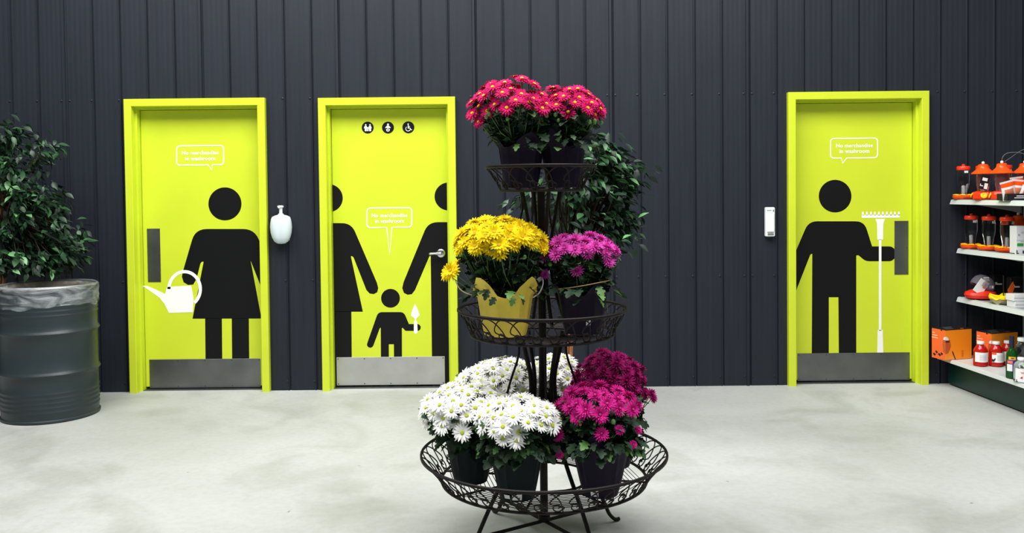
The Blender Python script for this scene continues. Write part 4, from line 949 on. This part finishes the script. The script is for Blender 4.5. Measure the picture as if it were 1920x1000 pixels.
# base shelf: orange cartons
def carton():
    t = empty('feeder_carton'); W_, Dp, Hh = .238, .13, .222
    def face(x0, x1, y0, y1, m, nm): 
        mb = MB(); mb.add([(x0, y0, 0), (x1, y1, 0), (x1, y1, Hh), (x0, y0, Hh)], [(0, 1, 2, 3)]); mb.build(nm, m, t, world=False)
    mb = MB(); mb.box(0, W_, 0, Dp, 0, Hh-.004); mb.build('carton_body', BOXO, t, world=False)
    mb = MB(); mb.box(-.0008, -.0001, 0.001, Dp, .0005, Hh-.004); mb.build('side_print', BOXR, t, world=False)
    mb = MB(); mb.box(-.001, W_+.001, -.001, Dp+.001, Hh-.004, Hh); mb.box(-.0012, .0, .03, .045, Hh-.012, Hh-.004); mb.build('lid', BOXB, t, label if False else None or None, world=False) if False else mb.build('lid', BOXB, t, world=False)
    mb = MB()
    for k in range(3): mb.box(.03+.02*k, .10+.025*k, .03+.035*k, .036+.035*k, Hh, Hh+.0006)
    mb.box(.15, .175, .01, .02, Hh, Hh+.0008, 1); mb.build('lid_print', [GREYP, BOXR], t, world=False)
    # printed bottle picture straddling the front left corner
    mb = MB(); fy = -.0006
    mb.plate([(.001, .045), (.001, .148), (.020, .150), (.036, .146), (.046, .125), (.050, .100), (.040, .075), (.026, .050)], fy, 0, 0)
    mb.plate([(.001, .145), (.030, .143), (.026, .160), (.012, .170), (.001, .172)], fy-.0004, 0, 1)
    mb.plate([(.001, .128), (.036, .128), (.038, .145), (.001, .147)], fy-.0002, 0, 2)
    mb.plate([(.012, .02), (.060, .022), (.082, .008), (.082, .003), (.001, .003), (.001, .035)], fy-.0002, 0, 3)
    mb.plate([(.060, .062), (.066, .064), (.074, .048), (.084, .025), (.094, .002), (.086, .002), (.076, .024), (.064, .046)], fy-.0004, 0, 4)
    mb.add([(-.0010, .0, .045), (-.0010, .020, .06), (-.0010, .026, .12), (-.0010, .022, .150), (-.0010, .0, .150)], [(0, 1, 2, 3, 4)], 0)
    mb.add([(-.0012, .0, .148), (-.0012, .020, .148), (-.0012, .014, .165), (-.0012, .0, .172)], [(0, 1, 2, 3)], 1)
    for (y0, z0, s_) in ((.05, .02, 1), (.08, .035, .8), (.10, .015, .9), (.03, .03, .7)):
        mb.add([(-.0014, y0, z0), (-.0014, y0+.02*s_, z0+.012), (-.0014, y0+.012*s_, z0+.024), (-.0014, y0-.012*s_, z0+.014)], [(0, 1, 2, 3)], 4)
    o = mb.build('bottle_picture', [mat('amber print', (196, 90, 44), .5), PAPER, mat('brown print', (100, 30, 24), .5), mat('peach print', (250, 160, 70), .5), BOXB], t, world=False); bpy_tri(o)
    mb = MB()
    for k, (a, b) in enumerate(((.10, .125), (.075, .125), (.070, .130))): mb.add([(-.0012, b, .185-.018*k), (-.0012, a, .185-.018*k), (-.0012, a, .191-.018*k), (-.0012, b, .191-.018*k)], [(0, 1, 2, 3)])
    mb.build('side_lettering', mat('pale peach print', (255, 200, 170), .5), t, world=False)
    mb = MB()
    for k in range(5): mb.add([(.145, -.0006, .018+.010*k), (.165, -.0006, .018+.010*k), (.165, -.0006, .023+.010*k), (.145, -.0006, .023+.010*k)], [(0, 1, 2, 3)])
    mb.build('small_print', mat('dark orange print', (216, 100, 10), .5), t, world=False)
    return t
cn = carton(); CGRP = 'orange feeder cartons on the base shelf'
q = PZ(1772.5, 676, zs[0]+.003); cn.location = q; cn.rotation_euler = (0, 0, .30); tag(cn, 'orange carton with black lid, leftmost on the base shelf beside the third door', 'carton', CGRP)
c2 = copy_tree(cn); q = PZ(1858.5, 684, zs[0]+.003); c2.location = q; c2.rotation_euler = (0, 0, .30); tag(c2, 'orange carton with black lid on the base shelf, behind the red bottles', 'carton', CGRP)

# bottles
def nbottle():
    t = empty('nectar_bottle'); mb = MB()
    sq = lambda r, z, a, i: (r*(1+.05*math.cos(4*a)) if i < 7 else r, z)
    mb.lathe([(.040, 0), (.046, .004), (.046, .035), (.044, .040), (.044, .095), (.046, .100), (.044, .112), (.032, .135), (.022, .148), (.021, .158)], (0, 0, 0), 32, fn=sq, capb=True, capt=True); mb.build('bottle_body', NECTAR, t, smooth=True, world=False)
    mb = MB(); mb.lathe([(.0235, .152), (.024, .153), (.024, .168), (.022, .171), (.0001, .171)], (0, 0, 0), 24, capb=True); mb.build('cap', WPLAS, t, smooth=True, world=False)
    mb = MB(); vs = []; n = 12
    for j, z in enumerate((.030, .098)):
        for i in range(n+1):
            a = -PI/2+(i/n-.5)*2.1; r = .0485*(1+.03*math.cos(4*a)); vs.append((r*math.cos(a), r*math.sin(a), z))
    mb.add(vs, [(i, i+1, n+2+i, n+1+i) for i in range(n)]); mb.build('paper_label', PAPER, t, smooth=True, world=False)
    mb = MB(); vs = []
    for k in range(5):
        s0 = len(vs)
        for z in (.045+.008*k, .047+.008*k):
            for i in range(5):
                a = -PI/2+.1+(i/4-.5)*.9; r = .0505; vs.append((r*math.cos(a), r*math.sin(a), z))
        mb.add(vs[s0:], [(i, i+1, 6+i, 5+i) for i in range(4)])
    mb.build('label_print', mat('light grey print', (196, 190, 196), .6), t, world=False)
    return t
nb = nbottle()
for j, (px, py, lb, rz) in enumerate(((1838.5, 688.5, 'red nectar bottle with white cap and plain label, leftmost of three', -.25), (1867.5, 689, 'red nectar bottle with white cap, second of three from the left', 0), (1889, 687, 'red nectar bottle with white cap, behind the green glass bottle', .1))):
    o = nb if j == 0 else copy_tree(nb); o.location = PZ(px, py-3, zs[0]+.003); o.rotation_euler = (0, 0, rz); tag(o, lb, 'bottle', 'red nectar bottles on the base shelf')
    if j == 1:
        mb = MB(); vs = []
        for z in (.086, .098):
            for i in range(5): a = -PI/2-.75+(i/4-.5)*.6; vs.append((.0495*math.cos(a), .0495*math.sin(a), z))
        mb.add(vs, [(i, i+1, 6+i, 5+i) for i in range(4)]); vs = []
        for (a, z) in ((-1.05, .035), (-.75, .035), (-.55, .055), (-.6, .062), (-.8, .05), (-1.0, .055)): vs.append((.0505*math.cos(-PI/2+a), .0505*math.sin(-PI/2+a), z))
        mb.add(vs, [(0, 1, 2, 3, 4, 5)], 1); mb.build('bird_print', [ORANGE, BOXB], o, world=False)
q = PZ(1896.5, 709, zs[0]+.003); gb = empty('green_glass_bottle', q); tag(gb, 'tall green glass bottle with navy foil neck and purple label', 'bottle')
mb = MB(); mb.lathe([(.030, 0), (.034, .004), (.034, .145), (.031, .165), (.018, .190), (.0135, .205), (.0130, .262), (.0145, .264), (.0145, .272)], (0, 0, 0), 28, capb=True, capt=True); mb.build('bottle_body', GREENG, gb, smooth=True, world=False)
mb = MB(); mb.lathe([(.0150, .205), (.0145, .262), (.0158, .266), (.0158, .275), (.0001, .276)], (0, 0, 0), 24); mb.build('foil_neck', NAVY, gb, smooth=True, world=False)
def band(mb, r, z0, z1, a0, a1, mi, n=8):
    vs = []
    for z in (z0, z1):
        for i in range(n+1): a = a0+(a1-a0)*i/n; vs.append((r*math.cos(a), r*math.sin(a), z))
    mb.add(vs, [(i, i+1, n+2+i, n+1+i) for i in range(n)], mi)
mb = MB(); band(mb, .0352, .05, .125, -2.9, -.5, 0, 14); band(mb, .0356, .05, .095, -2.9, -1.95, 1); band(mb, .0358, .055, .085, -1.6, -1.1, 1); band(mb, .0362, .060, .080, -1.5, -1.35, 0); band(mb, .0362, .060, .080, -1.3, -1.15, 0)
band(mb, .0356, .10, .118, -2.8, -1.9, 3); band(mb, .0352, .125, .145, -2.6, -1.3, 2); band(mb, .0355, .131, .139, -2.2, -1.7, 0); mb.build('paper_label', [PURPLE, PAPER, YELP, PINKP], gb, smooth=True, world=False)
q = PZ(1915, 716, zs[0]+.003); cj = empty('clear_jug', q); tag(cj, 'clear bottle with white cap and red hummingbird label, at the right edge', 'bottle')
mb = MB(); mb.lathe([(.040, 0), (.046, .005), (.046, .095), (.043, .112), (.030, .130), (.020, .138), (.020, .146)], (0, 0, 0), 28, capb=True); mb.build('bottle_body', GLASS, cj, smooth=True, world=False)
mb = MB(); mb.lathe([(.0235, .140), (.024, .141), (.024, .154), (.022, .157), (.0001, .157)], (0, 0, 0), 24, capb=True); mb.build('cap', WPLAS, cj, smooth=True, world=False)
mb = MB(); band(mb, .0468, .018, .092, -2.9, -.2, 0, 16); band(mb, .0472, .066, .069, -2.2, -1.7, 1); band(mb, .0472, .060, .063, -2.1, -1.6, 1)
vs = [(.0474*math.cos(a), .0474*math.sin(a), z) for a, z in ((-2.3, .030), (-2.0, .026), (-1.7, .036), (-1.45, .050), (-1.75, .046), (-2.0, .042))]; mb.add(vs, [(0, 1, 2, 3, 4, 5)], 1)
band(mb, .0473, .020, .032, -1.4, -1.1, 2, 3); mb.build('paper_label', [PAPER, mat('red print', (214, 40, 40), .5), YELP], cj, smooth=True, world=False)
q = PZ(1917, 697, zs[0]+.003); cj2 = empty('clear_bottle', q); tag(cj2, 'clear white-capped bottle standing behind the hummingbird-label bottle', 'bottle')
mb = MB(); mb.lathe([(.038, 0), (.044, .005), (.044, .15), (.040, .175), (.030, .195), (.026, .205), (.026, .215)], (0, 0, 0), 28, capb=True); mb.build('bottle_body', GLASS, cj2, smooth=True, world=False)
mb = MB(); mb.lathe([(.030, .208), (.031, .209), (.031, .228), (.028, .232), (.0001, .232)], (0, 0, 0), 24, capb=True); mb.build('cap', WPLAS, cj2, smooth=True, world=False)
